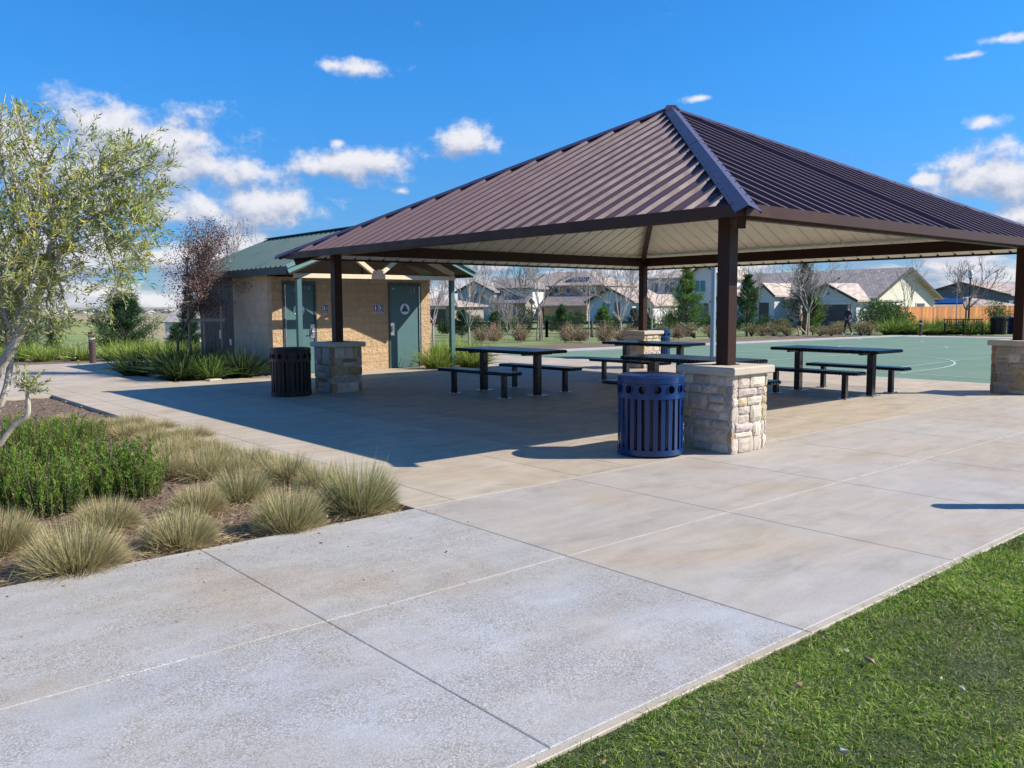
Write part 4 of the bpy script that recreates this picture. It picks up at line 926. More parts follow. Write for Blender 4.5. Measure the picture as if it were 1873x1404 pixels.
# strap-leaved clumps
def strappy(q, r, h, label, n=320, cols=((0.09, 0.17, 0.03), (0.14, 0.22, 0.04)), wdt=0.011, grp='strap-leaved plants', bend=(0.1, 0.9), cat='plant'):
    a = RNG.uniform(0, 2*PI, n); rad = r*0.35*np.sqrt(RNG.random(n)); tilt = RNG.random(n)**0.9*0.95
    B = np.stack([rad*np.cos(a), rad*np.sin(a), np.zeros(n)-0.03], 1); a2 = a+RNG.normal(size=n)*0.4
    dr = np.stack([np.sin(tilt)*np.cos(a2), np.sin(tilt)*np.sin(a2), np.cos(tilt)], 1)
    c = pick(cols, n); v, f, c = blades(B, dr, h*RNG.uniform(0.6, 1.12, n)*(1+0.25*np.sin(tilt)), wdt*RNG.uniform(0.7, 1.2, n), RNG.uniform(bend[0], bend[1], n)*np.sin(tilt).clip(0.15, 1), 5, c*0.7, c*1.25, taper=2.5)
    o = np_mesh('strap_leaf_plant', v, f, c, LEAF); o.location = q; tag(o, label, cat, grp); return o
DK = ((0.032, 0.058, 0.022), (0.05, 0.082, 0.03), (0.024, 0.044, 0.02), (0.075, 0.11, 0.04)); BR = ((0.19, 0.27, 0.04), (0.26, 0.33, 0.06), (0.13, 0.21, 0.035), (0.32, 0.36, 0.10))
strappy(Vector((6.25, 17.75, 0)), 0.65, 0.78, 'large dark strap-leaved plant left of the restroom, at the bed corner', 620, DK+((0.14, 0.22, 0.05),), 0.016)
strappy(Vector((6.75, 17.45, 0)), 0.42, 0.58, 'brighter green strap-leaved plant in front of the dark clumps', 360, ((0.13, 0.22, 0.04), (0.18, 0.28, 0.06), (0.09, 0.16, 0.03)), 0.015)
strappy(Vector((7.45, 17.55, 0)), 0.60, 0.72, 'dark strap-leaved plant against the restroom side wall', 560, DK, 0.016)
strappy(Vector((6.55, 18.9, 0)), 0.65, 0.75, 'dark strap-leaved plant behind the bed corner clump', 400, DK, 0.016)
strappy(Vector((7.30, 19.0, 0)), 0.6, 0.75, 'dark strap-leaved plant under the staked tree', 400, DK, 0.016)
strappy(Vector((5.9, 19.6, 0)), 0.6, 0.70, 'dark strap-leaved plant farthest left in the restroom bed', 360, DK, 0.016)
LP = [(25, 24.5, 0.55), (75, 24.5, 0.6), (112, 25.6, 0.55), (145, 24.8, 0.55), (205, 25.0, 0.62), (235, 24.4, 0.62), (262, 24.9, 0.62), (290, 24.4, 0.62), (318, 25.2, 0.62), (222, 26.4, 0.66), (275, 26.6, 0.66), (-15, 25.4, 0.6), (50, 26.4, 0.55), (338, 24.6, 0.62)]
LPL = ['yellow-green strap-leaved plant near the left edge beyond the path', 'green strap-leaved plant left of the mulch gap beyond the path', 'small green strap-leaved plant in the gap beyond the path', 'bright strap-leaved plant just left of the bollard light', 'bright strap-leaved plant just right of the bollard light', 'second bright strap-leaved plant right of the bollard light', 'third bright strap-leaved plant right of the bollard light', 'fourth bright strap-leaved plant right of the bollard light', 'fifth bright strap-leaved plant right of the bollard light', 'yellow strap-leaved plant in the second row behind the bollard light', 'yellow strap-leaved plant in the second row below the blue house', 'strap-leaved plant at the picture edge beyond the path', 'strap-leaved plant in the second row at far left', 'bright strap-leaved plant beside the staked tree']
for (px, dp, h), lb in zip(LP, LPL): strappy(on(px, dp), 0.62, h, lb, 300, BR, 0.016, 'bright strap-leaved plants beyond the left path')
for px, dp, h, lb in ((800, 20.2, 0.66, 'bright strap-leaved plant just right of the restroom wall'), (862, 20.6, 0.66, 'bright strap-leaved plant right of the porch post'), (832, 21.4, 0.72, 'bright strap-leaved plant behind the porch post'), (795, 21.6, 0.7, 'taller yellow-green strap-leaved plant behind the restroom corner'), (850, 22.3, 0.7, 'strap-leaved plant in the back row right of the restroom')):
    strappy(on(px, dp), 0.6, h, lb, 420, BR, 0.015, 'strap-leaved plants right of the restroom')
# generic leafy shrub
def shrub(q, r, h, label, cols, n=1500, lf=0.05, wd=0.018, name='shrub', grp='shrubs beyond the court', twig=BARKD, cat='shrub', blobs=9, upd=0.5):
    o = empty(name, q, 0, label, cat, grp); parts = []
    cs = [(random.uniform(-0.55, 0.55)*r, random.uniform(-0.45, 0.45)*r, random.uniform(0.3, 0.78)*h, random.uniform(0.32, 0.5)) for _ in range(blobs)]
    for (x, y, z, s) in cs:
        m_ = n//blobs; d = nrm(RNG.normal(size=(m_, 3))); P = np.array([x, y, z])+d*np.array([r*s, r*s, h*s*0.75])*(RNG.random(m_)**0.4)[:, None]; P[:, 2] = P[:, 2].clip(0.02, None)
        parts.append(leaves(P, d+np.array([0, 0, upd])+RNG.normal(size=(m_, 3))*0.5, RNG.uniform(0.6, 1.3, m_)*lf, wd, pick(cols, m_), 0.25))
    v, f, c = joinm(parts); np_mesh('foliage', v, f, c, LEAF, o)
    P0 = []; P1 = []
    for (x, y, z, s) in cs:
        for k in range(4): P0.append((random.uniform(-0.06, 0.06), random.uniform(-0.06, 0.06), 0)); P1.append((x+random.uniform(-0.3, 0.3)*r, y+random.uniform(-0.3, 0.3)*r, z+random.uniform(-0.1, 0.2)*h))
    v, f = sticks(P0, P1, np.full(len(P0), 0.014), np.full(len(P0), 0.005), 4); np_mesh('stem', v, f, None, twig, o)
    return o
# conifer
def conifer(q, h, r, label, cols, n=60, nd=0.10, wd=0.022, base=0.06, name='pine_tree', grp='pine trees', dens=46, top=0.05, levels=26, fat=0.55):
    o = empty(name, q, random.uniform(0, 6), label, 'tree', grp); parts = []; P0 = []; P1 = []; R0 = []; R1 = []
    m = MB(); m.tube([(0, 0, -0.1), (0.02, 0, h*0.4), (0, 0.02, h*0.97)], [h*0.018+0.02, h*0.012+0.012, 0.008], 7); m.build('trunk', BARKD, o)
    for lv in range(levels):
        t = (lv+random.uniform(-0.3, 0.3))/levels; z = h*(base+(1-base)*max(t, 0)*0.97); rr = r*(max(1-t, 0))**fat*random.uniform(0.7, 1.15)+top*0.5
        for b in range(random.choice([5, 6, 7])):
            a = random.uniform(0, 2*PI); L = rr*random.uniform(0.72, 1.15); upw = 0.28+0.9*t+random.uniform(-0.1, 0.15)
            p0 = np.array([0, 0, z]); dr = np.array([math.cos(a), math.sin(a), upw]); dr /= np.linalg.norm(dr); p1 = p0+dr*L; p1[2] += 0.10*L
            P0.append(p0); P1.append(p1); R0.append(0.012+0.01*(1-t)); R1.append(0.004)
            mm = int(dens*(0.4+L/r)); tt = 0.25+0.75*RNG.random(mm)**0.7; P = p0+(p1-p0)*tt[:, None]+RNG.normal(size=(mm, 3))*L*0.085
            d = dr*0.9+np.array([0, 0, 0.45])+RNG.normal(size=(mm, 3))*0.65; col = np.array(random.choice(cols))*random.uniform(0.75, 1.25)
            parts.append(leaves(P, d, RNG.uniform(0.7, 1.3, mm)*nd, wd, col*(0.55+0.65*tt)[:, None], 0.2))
    parts.append(leaves(np.tile([0, 0, h*0.93], (60, 1))+RNG.normal(size=(60, 3))*np.array([0.04, 0.04, 0.10])*min(h/3, 1.5), np.array([0, 0, 1.0])+RNG.normal(size=(60, 3))*0.35, nd*1.4, wd, np.array(cols[0]), 0.2))
    v, f, c = joinm(parts); np_mesh('crown', v, f, c, LEAF, o); v, f = sticks(P0, P1, R0, R1, 3); np_mesh('branch', v, f, None, BARKD, o)
PG = ((0.055, 0.125, 0.038), (0.04, 0.095, 0.03), (0.075, 0.15, 0.042)); PGB = ((0.10, 0.19, 0.035), (0.075, 0.155, 0.035), (0.13, 0.22, 0.045)); PD = ((0.04, 0.085, 0.04), (0.055, 0.11, 0.045), (0.03, 0.065, 0.03)); PW = ((0.12, 0.14, 0.09), (0.09, 0.12, 0.07), (0.15, 0.16, 0.11))
# left group near the path
conifer(on(228, 28.5), 1.95, 1.12, 'bushy dark green pine right of the bollard light', PD, nd=0.12, wd=0.016, base=0.02, dens=150, fat=0.60, grp='young pines at left', levels=22)
conifer(on(12, 27.0), 2.25, 1.2, 'bushy dark pine at the left edge behind the olive tree', PD, nd=0.12, wd=0.012, base=0.02, dens=90, fat=0.6, grp='young pines at left', levels=24)
conifer(on(346, 27.5), 2.2, 0.42, 'slim dark pine behind the staked purple-leaved tree', PD, nd=0.12, wd=0.012, base=0.02, dens=80, fat=0.6, grp='young pines at left', levels=24)
conifer(on(322, 31.0), 0.95, 0.40, 'small dark pine in front of the blue house at left', PD, nd=0.10, wd=0.012, base=0.02, dens=60, fat=0.7, grp='young pines at left', levels=16)
conifer(on(96, 30.5), 1.1, 0.35, 'tiny upright pine left of the bollard light', PG, nd=0.09, wd=0.012, base=0.02, dens=50, fat=0.6, grp='young pines at left', levels=14)
# beyond the court
conifer(on(1255, 50), 4.05, 1.35, 'bright green pyramid pine in front of the pale two-storey house', PGB, nd=0.17, wd=0.028, base=0.03, dens=60, fat=0.62, grp='pines beyond the court', levels=30)
conifer(on(1366, 50), 3.5, 1.1, 'dark pine just right of the nearest shelter post', PG, nd=0.17, wd=0.028, base=0.03, dens=50, fat=0.6, grp='pines beyond the court', levels=28)
conifer(on(1470, 53), 4.6, 1.45, 'grey-green pine behind the runner', PW, nd=0.17, wd=0.028, base=0.03, dens=56, fat=0.55, grp='pines beyond the court', levels=30)
conifer(on(1487, 51), 2.4, 0.8, 'bright green low pine right of the runner', PGB, nd=0.17, wd=0.028, base=0.03, dens=46, fat=0.6, grp='pines beyond the court', levels=20)
conifer(on(1028, 52), 1.75, 0.7, 'small green pine before the tan house', PG, nd=0.15, wd=0.026, base=0.02, dens=46, fat=0.6, grp='pines beyond the court', levels=20)
conifer(on(1103, 52), 1.6, 0.8, 'small green pine before the blue gabled garage', PGB, nd=0.15, wd=0.026, base=0.02, dens=46, fat=0.6, grp='pines beyond the court', levels=18)
conifer(on(905, 52), 1.3, 0.75, 'rounded green pine before the blue-grey house', PG, nd=0.15, wd=0.026, base=0.02, dens=40, fat=0.5, grp='pines beyond the court', levels=16)
conifer(on(845, 50), 1.4, 0.8, 'dark green pine right of the porch post', PD, nd=0.15, wd=0.026, base=0.02, dens=40, fat=0.5, grp='pines beyond the court', levels=16)
conifer(on(1160, 55), 1.5, 0.7, 'grey-green small pine behind the far stone pier', PW, nd=0.15, wd=0.026, base=0.02, dens=40, fat=0.5, grp='pines beyond the court', levels=16)
conifer(on(1186, 54), 1.5, 0.5, 'narrow green pine just right of the far shelter post', PG, nd=0.15, wd=0.026, base=0.02, dens=40, fat=0.5, grp='pines beyond the court', levels=16)
# bare trees
def bare(q, h, label, spread=0.55, r0=0.06, trunk=0.28, depth=5, mt=BARKG, grp='bare winter trees beyond the court', stake=0, seed=1, lean=0.0, name='bare_tree', nb=(2, 3), first=6):
    R_ = random.Random(seed); o = empty(name, q, 0, label, 'tree', grp); P0 = []; P1 = []; A0 = []; A1 = []
    def grow(p, d, L, r, dep):
        n = 3; cur = p
        for i in range(n):
            d2 = (d+Vector((R_.gauss(0, 0.10), R_.gauss(0, 0.10), R_.gauss(0.03, 0.05)))).normalized(); nx = cur+d2*(L/n); ra = r*(1-0.28*i/n); rb = r*(1-0.28*(i+1)/n)
            P0.append(tuple(cur)); P1.append(tuple(nx)); A0.append(max(ra, 0.007)); A1.append(max(rb, 0.006)); 
            if dep < depth-1 and R_.random() < 0.55 and i > 0: 
                sd = (d2+Vector((R_.gauss(0, 1), R_.gauss(0, 1), R_.gauss(0.2, 0.4)))*0.65).normalized(); grow(nx, sd, L*0.55, rb*0.5, dep+2)
            cur = nx; d = d2
        if dep >= depth: return
        for k in range(R_.choice(nb)+(0)):
            a = R_.uniform(0, 2*PI); sd = d.cross(Vector((math.cos(a), math.sin(a), 0.2))).normalized(); nd = (d*1.0+sd*R_.uniform(0.28, spread)+Vector((0, 0, 0.10))).normalized()
            grow(cur, nd, L*R_.uniform(0.62, 0.86), r*0.68, dep+1)
    th = h*trunk; m = MB(); m.tube([(0, 0, -0.1), (lean*th*0.4, 0, th*0.5), (lean*th, 0, th)], [r0*1.15, r0, r0*0.85], 8); m.build('trunk', mt, o, smooth=True)
    for k in range(first):
        a = 2*PI*k/first+R_.uniform(-0.4, 0.4); sp = R_.uniform(0.35, 1.0)*spread*1.2
        grow(Vector((lean*th, 0, th*R_.uniform(0.82, 1.0))), Vector((math.cos(a)*sp, math.sin(a)*sp, 1)).normalized(), h*(1-trunk)*R_.uniform(0.30, 0.40), r0*0.50, 1)
    v, f = sticks(P0, P1, A0, A1, 4); np_mesh('branch', v, f, None, mt, o)
    for k in range(stake):
        m = MB(); x = (-0.25, 0.25)[k % 2]; m.beam((x, 0.1*k, -0.1), (x*0.35, 0, th*0.95), 0.06, 0.06); m.build('stake', STAKE, o)
    return o
bare(on(988, 44), 4.3, 'staked bare tree with fan crown before the tan house', 0.75, 0.055, 0.34, 5, stake=2, seed=4)
bare(on(945, 46), 3.9, 'thin upright bare tree left of the staked fan-crowned one', 0.35, 0.035, 0.35, 5, seed=8, mt=mat('brown_twig_bark', (0.16, 0.12, 0.10), 0.85), first=5)
bare(on(858, 40), 3.9, 'pale spreading bare tree beside the porch post', 0.6, 0.045, 0.18, 5, seed=15, first=6)
bare(on(792, 30), 2.9, 'staked bare tree just right of the restroom wall', 0.65, 0.04, 0.35, 5, seed=16, stake=1, first=5)
bare(on(1077, 46), 4.3, 'slim bare tree before the solar-panelled house', 0.4, 0.04, 0.3, 5, seed=22, first=5)
bare(on(1135, 43), 4.4, 'white-barked spreading bare tree left of the far shelter post', 0.8, 0.055, 0.2, 5, seed=23, first=7)
bare(on(1192, 46), 4.2, 'bare tree just right of the far shelter post', 0.6, 0.045, 0.25, 5, seed=29, first=5)
bare(on(1478, 49), 4.6, 'staked pale bare tree behind the runner', 0.7, 0.06, 0.30, 5, seed=31, stake=2, first=7)
bare(on(1372, 56), 4.6, 'bare tree behind the dark pine by the nearest post', 0.8, 0.05, 0.3, 5, seed=37)
bare(on(1656, 60), 4.4, 'slender bare tree in front of the cream gable', 0.45, 0.05, 0.25, 5, seed=41, first=5)
bare(on(1766, 58), 5.2, 'wide bare tree behind the park bench', 0.95, 0.07, 0.30, 5, seed=43, first=8, mt=mat('dark_twig_bark', (0.20, 0.15, 0.13), 0.85))
bare(on(905, 55), 2.6, 'low pinkish bare tree before the blue-grey house', 0.6, 0.03, 0.2, 5, seed=47)
bare(on(930, 43), 1.7, 'low twiggy bare tree left of the stakes', 0.5, 0.02, 0.1, 5, seed=48)
bare(on(445, 34), 4.4, 'thin bare tree rising behind the restroom roof', 0.5, 0.04, 0.35, 5, seed=53)
bare(on(1215, 52), 1.7, 'low twiggy bare tree before the pale house porch', 0.6, 0.02, 0.12, 5, seed=55)
# reddish winter shrubs and low growth beyond the court
RED = ((0.27, 0.17, 0.11), (0.30, 0.22, 0.13), (0.19, 0.16, 0.08), (0.36, 0.28, 0.17), (0.20, 0.21, 0.09)); OLV = ((0.17, 0.17, 0.07), (0.24, 0.22, 0.10), (0.12, 0.14, 0.06)); GRN = ((0.14, 0.22, 0.04), (0.20, 0.28, 0.05), (0.10, 0.17, 0.035)); DGR = ((0.04, 0.075, 0.03), (0.06, 0.10, 0.04))
RS_ = [(905, 40.5, 0.9, 'reddish bare-stemmed shrub left of the staked tree'), (952, 41, 0.85, 'reddish shrub under the thin upright tree'), (1040, 40, 0.85, 'reddish shrub before the tan house'), (1062, 40.3, 0.7, 'small reddish shrub beside the first one before the tan house'), (1108, 39.5, 0.95, 'reddish shrub in the middle of the court bed'), (1142, 40, 0.75, 'reddish shrub left of the far stone pier'), (880, 41.5, 0.7, 'reddish shrub right of the strap-leaved plants'), (1240, 44.5, 0.8, 'reddish shrub right of the blue bin by the court')]
for px, dp, h, lb in RS_:
    q = on(px, dp); o = empty('red_twig_shrub', q, 0, lb, 'shrub', 'reddish twiggy shrubs along the court'); n = 240
    a = RNG.uniform(0, 2*PI, n); tl = RNG.random(n)**0.8*1.15; dr = np.stack([np.sin(tl)*np.cos(a), np.sin(tl)*np.sin(a), np.cos(tl)], 1)
    B = RNG.normal(size=(n, 3))*np.array([0.12, 0.12, 0]); v, f = sticks(B, B+dr*(h*RNG.uniform(0.35, 1.0, n)*(1.15-0.35*tl))[:, None], np.full(n, 0.008), np.full(n, 0.005), 3); np_mesh('stem', v, f, None, mat('red_stems', (0.33, 0.22, 0.155), 0.8, var=0.3), o)
    m_ = 900; t = RNG.random(m_)**0.6; k = RNG.integers(0, n, m_); P = B[k]+dr[k]*(h*0.85*t*(1.15-0.35*tl[k]))[:, None]+RNG.normal(size=(m_, 3))*0.08; v, f, c = leaves(P, RNG.normal(size=(m_, 3)), 0.07, 0.03, pick(RED+OLV, m_), 0.25); np_mesh('foliage', v, f, c, LEAF, o)
rsx = [1170, 1205, 1270, 1300, 1375, 1395, 1415, 1440, 1500, 1520, 1575, 1590]
rnm = ['right of the far stone pier', 'second right of the far stone pier', 'under the bright pyramid pine', 'left of the grey pole', 'right of the nearest post', 'second right of the nearest post', 'third right of the nearest post', 'just left of the runner', 'just right of the runner', 'second right of the runner', 'right of the walking man', 'second right of the walking man']
for i, (px, nm) in enumerate(zip(rsx, rnm)):
    shrub(on(px, 46.5 if px > 1300 else 43.5), 0.85, random.uniform(0.5, 0.8), 'low %s shrub %s' % (('brownish', 'olive', 'rusty')[i % 3], nm), (RED+OLV[:1], OLV, RED)[i % 3], 900, 0.08, 0.035, grp='low mixed shrubs along the court', blobs=6)
shrub(on(1614, 54), 2.0, 2.0, 'large dark green bush between the garage and the orange fence', ((0.06, 0.12, 0.035), (0.09, 0.16, 0.045), (0.045, 0.09, 0.03)), 5200, 0.16, 0.05, blobs=14)
shrub(on(1583, 52), 1.3, 1.4, 'very dark bush left of the large one', DGR, 2600, 0.14, 0.05, blobs=10)
shrub(on(1642, 53), 1.1, 1.25, 'mid green bush right of the large dark one', PGB, 2200, 0.14, 0.05, blobs=9)
shrub(on(1391, 56), 0.9, 1.2, 'small dark bush before the cream house window', DGR, 1600, 0.12, 0.05, blobs=8)
shrub(on(1535, 50), 1.1, 0.75, 'low straw-green bush left of the walking man', ((0.30, 0.27, 0.12), (0.24, 0.25, 0.09)), 1600, 0.14, 0.02, blobs=7)
shrub(on(1828, 52), 1.1, 1.9, 'round-headed green bush above the dark bin', ((0.07, 0.13, 0.04), (0.10, 0.17, 0.05)), 2400, 0.12, 0.045, blobs=10)
gl = [(1630, 'left of the far bollard light'), (1652, 'second left of the far bollard light'), (1668, 'beside the far bollard light'), (1700, 'just right of the far bollard light'), (1722, 'left of the park bench'), (1745, 'behind the left half of the park bench'), (1775, 'behind the right half of the park bench'), (1805, 'between the park bench and the dark bin')]
for px, nm in gl: strappy(on(px, 48.0+random.uniform(-0.5, 0.8)), 1.0, 1.05, 'bright green strap-leaved plant '+nm, 260, GRN, 0.04, 'bright green plants at the far end of the court')
for px, dp, rr_, hh_, cl, lb in ((872, 57, 1.2, 1.3, DGR, 'dark bush behind the rail fence before the blue-grey house'), (925, 60, 1.3, 1.1, PGB, 'mid green bush behind the rail fence below the small front gable'), (968, 58, 1.0, 1.7, DGR, 'tall dark bush behind the rail fence left of the staked tree'), (1010, 62, 1.4, 1.2, PD, 'wide dark bush behind the rail fence before the tan house'), (1060, 60, 1.3, 1.5, DGR, 'dark bush between the tan house and the blue gabled one'), (1128, 60, 1.2, 1.1, PD, 'dark bush at the foot of the blue gabled house'), (1222, 62, 1.3, 1.2, DGR, 'dark bush at the foot of the pale two-storey house'), (1300, 62, 1.0, 1.4, DGR, 'dark bush left of the grey pole below the pale house'), (1425, 62, 1.2, 0.9, OLV, 'olive bush before the cream house entry'), (818, 56, 1.0, 1.1, DGR, 'dark bush left of the porch post before the low brown house')):
    shrub(on(px, dp), rr_, hh_, lb, cl, 1900, 0.13, 0.05, grp='bushes in the front yards beyond the park', blobs=9)
# boulders beyond the court
for px, dp, s, lb in ((1262, 47, 0.45, 'pale boulder under the bright pyramid pine'), (1440, 50, 0.4, 'pale boulder left of the runner'), (1402, 52, 0.5, 'pale boulder before the cream house window'), (1512, 50, 0.4, 'pale boulder right of the runner'), (1132, 41.5, 0.35, 'pale boulder left of the far stone pier')):
    V = []; m = MB(); seg = 10
    prof_ = [(0.0, 0.0)]+[(math.sin(PI*0.5*(k/5)+0.55)*1.0, math.cos(0)*k/5*0.7) for k in range(0, 5)]+[(0.0, 0.78)]
    m.lathe([(r_*s, z_*s) for r_, z_ in prof_], seg); m.v = [(x*(1+0.15*math.sin(3*y/s+px)), y*(0.8+0.12*math.cos(4*x/s)), z*(1+0.2*math.sin(x*5/s+px))) for x, y, z in m.v]
    o = m.build('boulder', CAPC, smooth=False); o.location = on(px, dp); o.rotation_euler = (0, 0, px); tag(o, lb, 'boulder', 'pale boulders beyond the court')
# ---------------------------------------------------------------- olive tree
def branchpath(pts, r0, r1, m, sides=8):
    P = [Vector(p) for p in pts]; out = []
    for i in range(len(P)-1):
        for k in range(4):
            t = k/4; a = P[max(i-1, 0)]; b = P[i]; c = P[i+1]; d = P[min(i+2, len(P)-1)]
            out.append(0.5*((2*b)+(c-a)*t+(2*a-5*b+4*c-d)*t*t+(3*b-a-3*c+d)*t*t*t))
    out.append(P[-1]); n = len(out); m.tube(out, [r0+(r1-r0)*i/(n-1) for i in range(n)], sides); return out
GREY = ((0.28, 0.33, 0.08), (0.38, 0.42, 0.17), (0.23, 0.29, 0.05), (0.42, 0.46, 0.24), (0.36, 0.39, 0.07), (0.16, 0.20, 0.04)); GOLD = ((0.55, 0.45, 0.06), (0.43, 0.40, 0.07), (0.34, 0.36, 0.07))
def twig(P, D_, L, parts, st, golden=0.1, lf=0.060, droop=0.15, dens=1.0, ztop=3.0):
    if P[2] > ztop: return
    n = int(L/0.0125*dens); t = (np.arange(n)+0.5)/n; D_ = D_/np.linalg.norm(D_); Q = P+D_*(L*t)[:, None]; Q[:, 2] -= droop*L*t*t
    ax = np.cross(D_, [0.2, 0.1, 1.0]); ax /= np.linalg.norm(ax); ay = np.cross(D_, ax); ph = RNG.uniform(0, 6); aa = ph+np.arange(n)*PI+np.floor(np.arange(n)/2)*1.2
    out = ax*np.cos(aa)[:, None]+ay*np.sin(aa)[:, None]; dr = out*0.62+D_*0.8+RNG.normal(size=(n, 3))*0.16
    col = pick(GOLD if RNG.random() < golden else GREY, n); parts.append(leaves(Q, dr, lf*RNG.uniform(0.65, 1.15, n)*(1-0.35*t**3), 0.0095*RNG.uniform(0.8, 1.3, n), col, 0.15))
    e = P+D_*L; e[2] -= droop*L; st[0].append(P); st[1].append(e)
def olive():
    bd = 6.4; b = at(-105, 800, bd); o = empty('olive_tree', (b.x, b.y, -0.04), 0, 'grey-green olive tree with pale leaning trunk at the left edge', 'tree'); off = Vector((b.x, b.y, -0.04))
    L = lambda px, py, d: at(px, py, d)-off
    m = MB(); tr = branchpath([(0, 0, -0.05), L(-70, 790, bd), L(-10, 690, bd), L(30, 620, bd), L(62, 560, bd), L(82, 500, bd), L(95, 440, bd)], 0.046, 0.024, m, 10); m.build('trunk', BARK, o, smooth=True)
    m = MB(); tr2 = branchpath([(0.05, 0.05, 0.0), L(-60, 850, bd+0.2), L(5, 730, bd+0.2), L(22, 640, bd+0.3), L(40, 520, bd+0.4), L(35, 400, bd+0.5), L(20, 280, bd+0.5)], 0.032, 0.014, m, 8); m.build('trunk', BARK, o, smooth=True)
    limbs = [[(62, 560), (100, 480), (130, 430), (165, 400), (200, 385), (240, 392), (275, 400)], [(95, 440), (130, 370), (175, 340), (190, 300), (205, 262)], [(175, 345), (200, 320), (235, 290), (252, 272)], [(190, 330), (220, 325), (262, 305), (280, 300)],
             [(165, 400), (190, 420), (205, 470), (212, 510), (205, 545)], [(205, 430), (235, 450), (262, 478), (268, 500)], [(200, 385), (240, 360), (265, 352), (285, 360)], [(240, 392), (262, 410), (272, 425)],
             [(40, 520), (60, 420), (70, 330), (45, 260), (20, 175)], [(70, 330), (90, 290), (105, 262)], [(35, 400), (10, 330), (0, 240), (10, 170)], [(60, 420), (110, 370), (125, 330)], [(95, 440), (100, 500), (85, 560), (110, 590)],
             [(40, 520), (-10, 450), (-40, 380)], [(82, 500), (110, 520), (118, 560)], [(30, 620), (10, 580), (0, 520)], [(60, 420), (20, 430), (-20, 470)], [(95, 440), (60, 380), (50, 320)], [(62, 560), (70, 600), (90, 610)], [(100, 480), (120, 455), (140, 470)], [(130, 370), (120, 300), (128, 250)]]
    ml = MB(); parts = []; st = [[], []]
    for li, pl_ in enumerate(limbs):
        dz = random.uniform(-0.55, 0.55) if li > 0 else 0; pts = [L(x, y, bd+dz*(k/len(pl_))) for k, (x, y) in enumerate(pl_)]
        path = branchpath(pts, 0.016, 0.004, ml, 6); n = len(path)
        core = np.mean([p[0] for p in pl_]) < 135; nt = int((3.0 if core else 2.6)*n*(0.9 if li not in (1, 2, 3) else 1.0))
        for k in range(nt):
            t = RNG.random()**0.75; P = np.array(path[min(int(t*(n-1)), n-1)]); tang = np.array(path[min(int(t*(n-1))+1, n-1)]-path[max(int(t*(n-1))-1, 0)]); tang = tang/(np.linalg.norm(tang)+1e-6)
            sp = (0.16 if core else 0.055); P = P+RNG.normal(size=3)*sp*np.array([1, 1, 0.8])
            dd = tang*0.6+RNG.normal(size=3)*0.75+np.array([0, 0, 0.35]); ylw = 0.45 if (core and P[2]+off.z > 1.45 and P[2]+off.z < 2.4) else 0.08
            twig(P, dd, RNG.uniform(0.12, 0.27), parts, st, ylw, droop=RNG.uniform(0, 0.35))
    # leafy masses of the crown
    for (px, py, rx, ry, nn_, yl) in ((20, 330, 70, 120, 210, 0.15), (50, 440, 90, 90, 330, 0.35), (20, 520, 70, 60, 170, 0.30), (110, 420, 60, 60, 170, 0.35), (20, 215, 35, 60, 70, 0.05), (70, 535, 45, 55, 90, 0.15), (205, 385, 75, 34, 150, 0.12), (222, 300, 42, 36, 60, 0.03), (213, 470, 32, 75, 105, 0.08), (150, 355, 30, 40, 45, 0.15), (262, 372, 34, 24, 40, 0.02), (-30, 420, 60, 160, 160, 0.3), (245, 440, 32, 26, 40, 0.03), (60, 590, 50, 25, 30, 0.05)):
        for k in range(int(nn_*0.48)):
            a = RNG.uniform(0, 2*PI); q_ = math.sqrt(RNG.random()); x = px+rx*q_*math.cos(a); y = py+ry*q_*math.sin(a); P = np.array(L(x, y, bd+RNG.normal()*0.25))
            dd = np.array(L(x, y, bd))-np.array(L(px-40, py+60, bd)); dd = dd/(np.linalg.norm(dd)+1e-6)*0.5+RNG.normal(size=3)*0.75+np.array([0, 0, 0.4])
            twig(P, dd, RNG.uniform(0.12, 0.26), parts, st, yl, droop=RNG.uniform(0, 0.4))
    lb = ml.build('limb', BARK, o, smooth=True); v, f, c = joinm(parts); np_mesh('foliage', v, f, c, LEAF, o); v, f = sticks(st[0], st[1], np.full(len(st[0]), 0.0024), np.full(len(st[0]), 0.001), 3); np_mesh('twig', v, f, None, BARKG, o)
olive()
# low olive shoot with bent pale stem
def shoot():
    d = 5.2; b = at(-45, 860, d); o = empty('olive_shoot', (b.x, b.y, -0.03), 0, 'short bent pale olive stem with a leafy tip in front of the rosemary', 'tree'); off = Vector((b.x, b.y, -0.03)); L = lambda px, py, dd=d: at(px, py, dd)-off
    m = MB(); branchpath([(0, 0, -0.03), L(-25, 845), L(0, 812), L(22, 782), L(48, 762), L(52, 745), L(50, 715), L(52, 700)], 0.020, 0.011, m, 9); m.build('trunk', BARK, o, smooth=True)
    parts = []; st = [[], []]; tips = [(25, 690), (32, 672), (45, 668), (52, 676), (66, 690), (78, 680), (88, 695), (72, 712), (60, 718), (38, 712), (28, 702), (90, 712), (48, 690), (62, 700), (40, 700)]
    for (x, y) in tips:
        for k in range(2):
            P = np.array(L(52+random.uniform(-5, 5), 712+random.uniform(-8, 8))); E_ = np.array(L(x+random.uniform(-4, 4), y+random.uniform(-4, 4), d+random.uniform(-0.1, 0.1))); twig(P, E_-P, np.linalg.norm(E_-P), parts, st, 0.0, 0.040, 0.0, 1.2)
    v, f, c = joinm(parts); np_mesh('foliage', v, f, c*0.95, LEAF, o); v, f = sticks(st[0], st[1], np.full(len(st[0]), 0.004), np.full(len(st[0]), 0.0015), 4); np_mesh('twig', v, f, None, BARKG, o)
shoot()
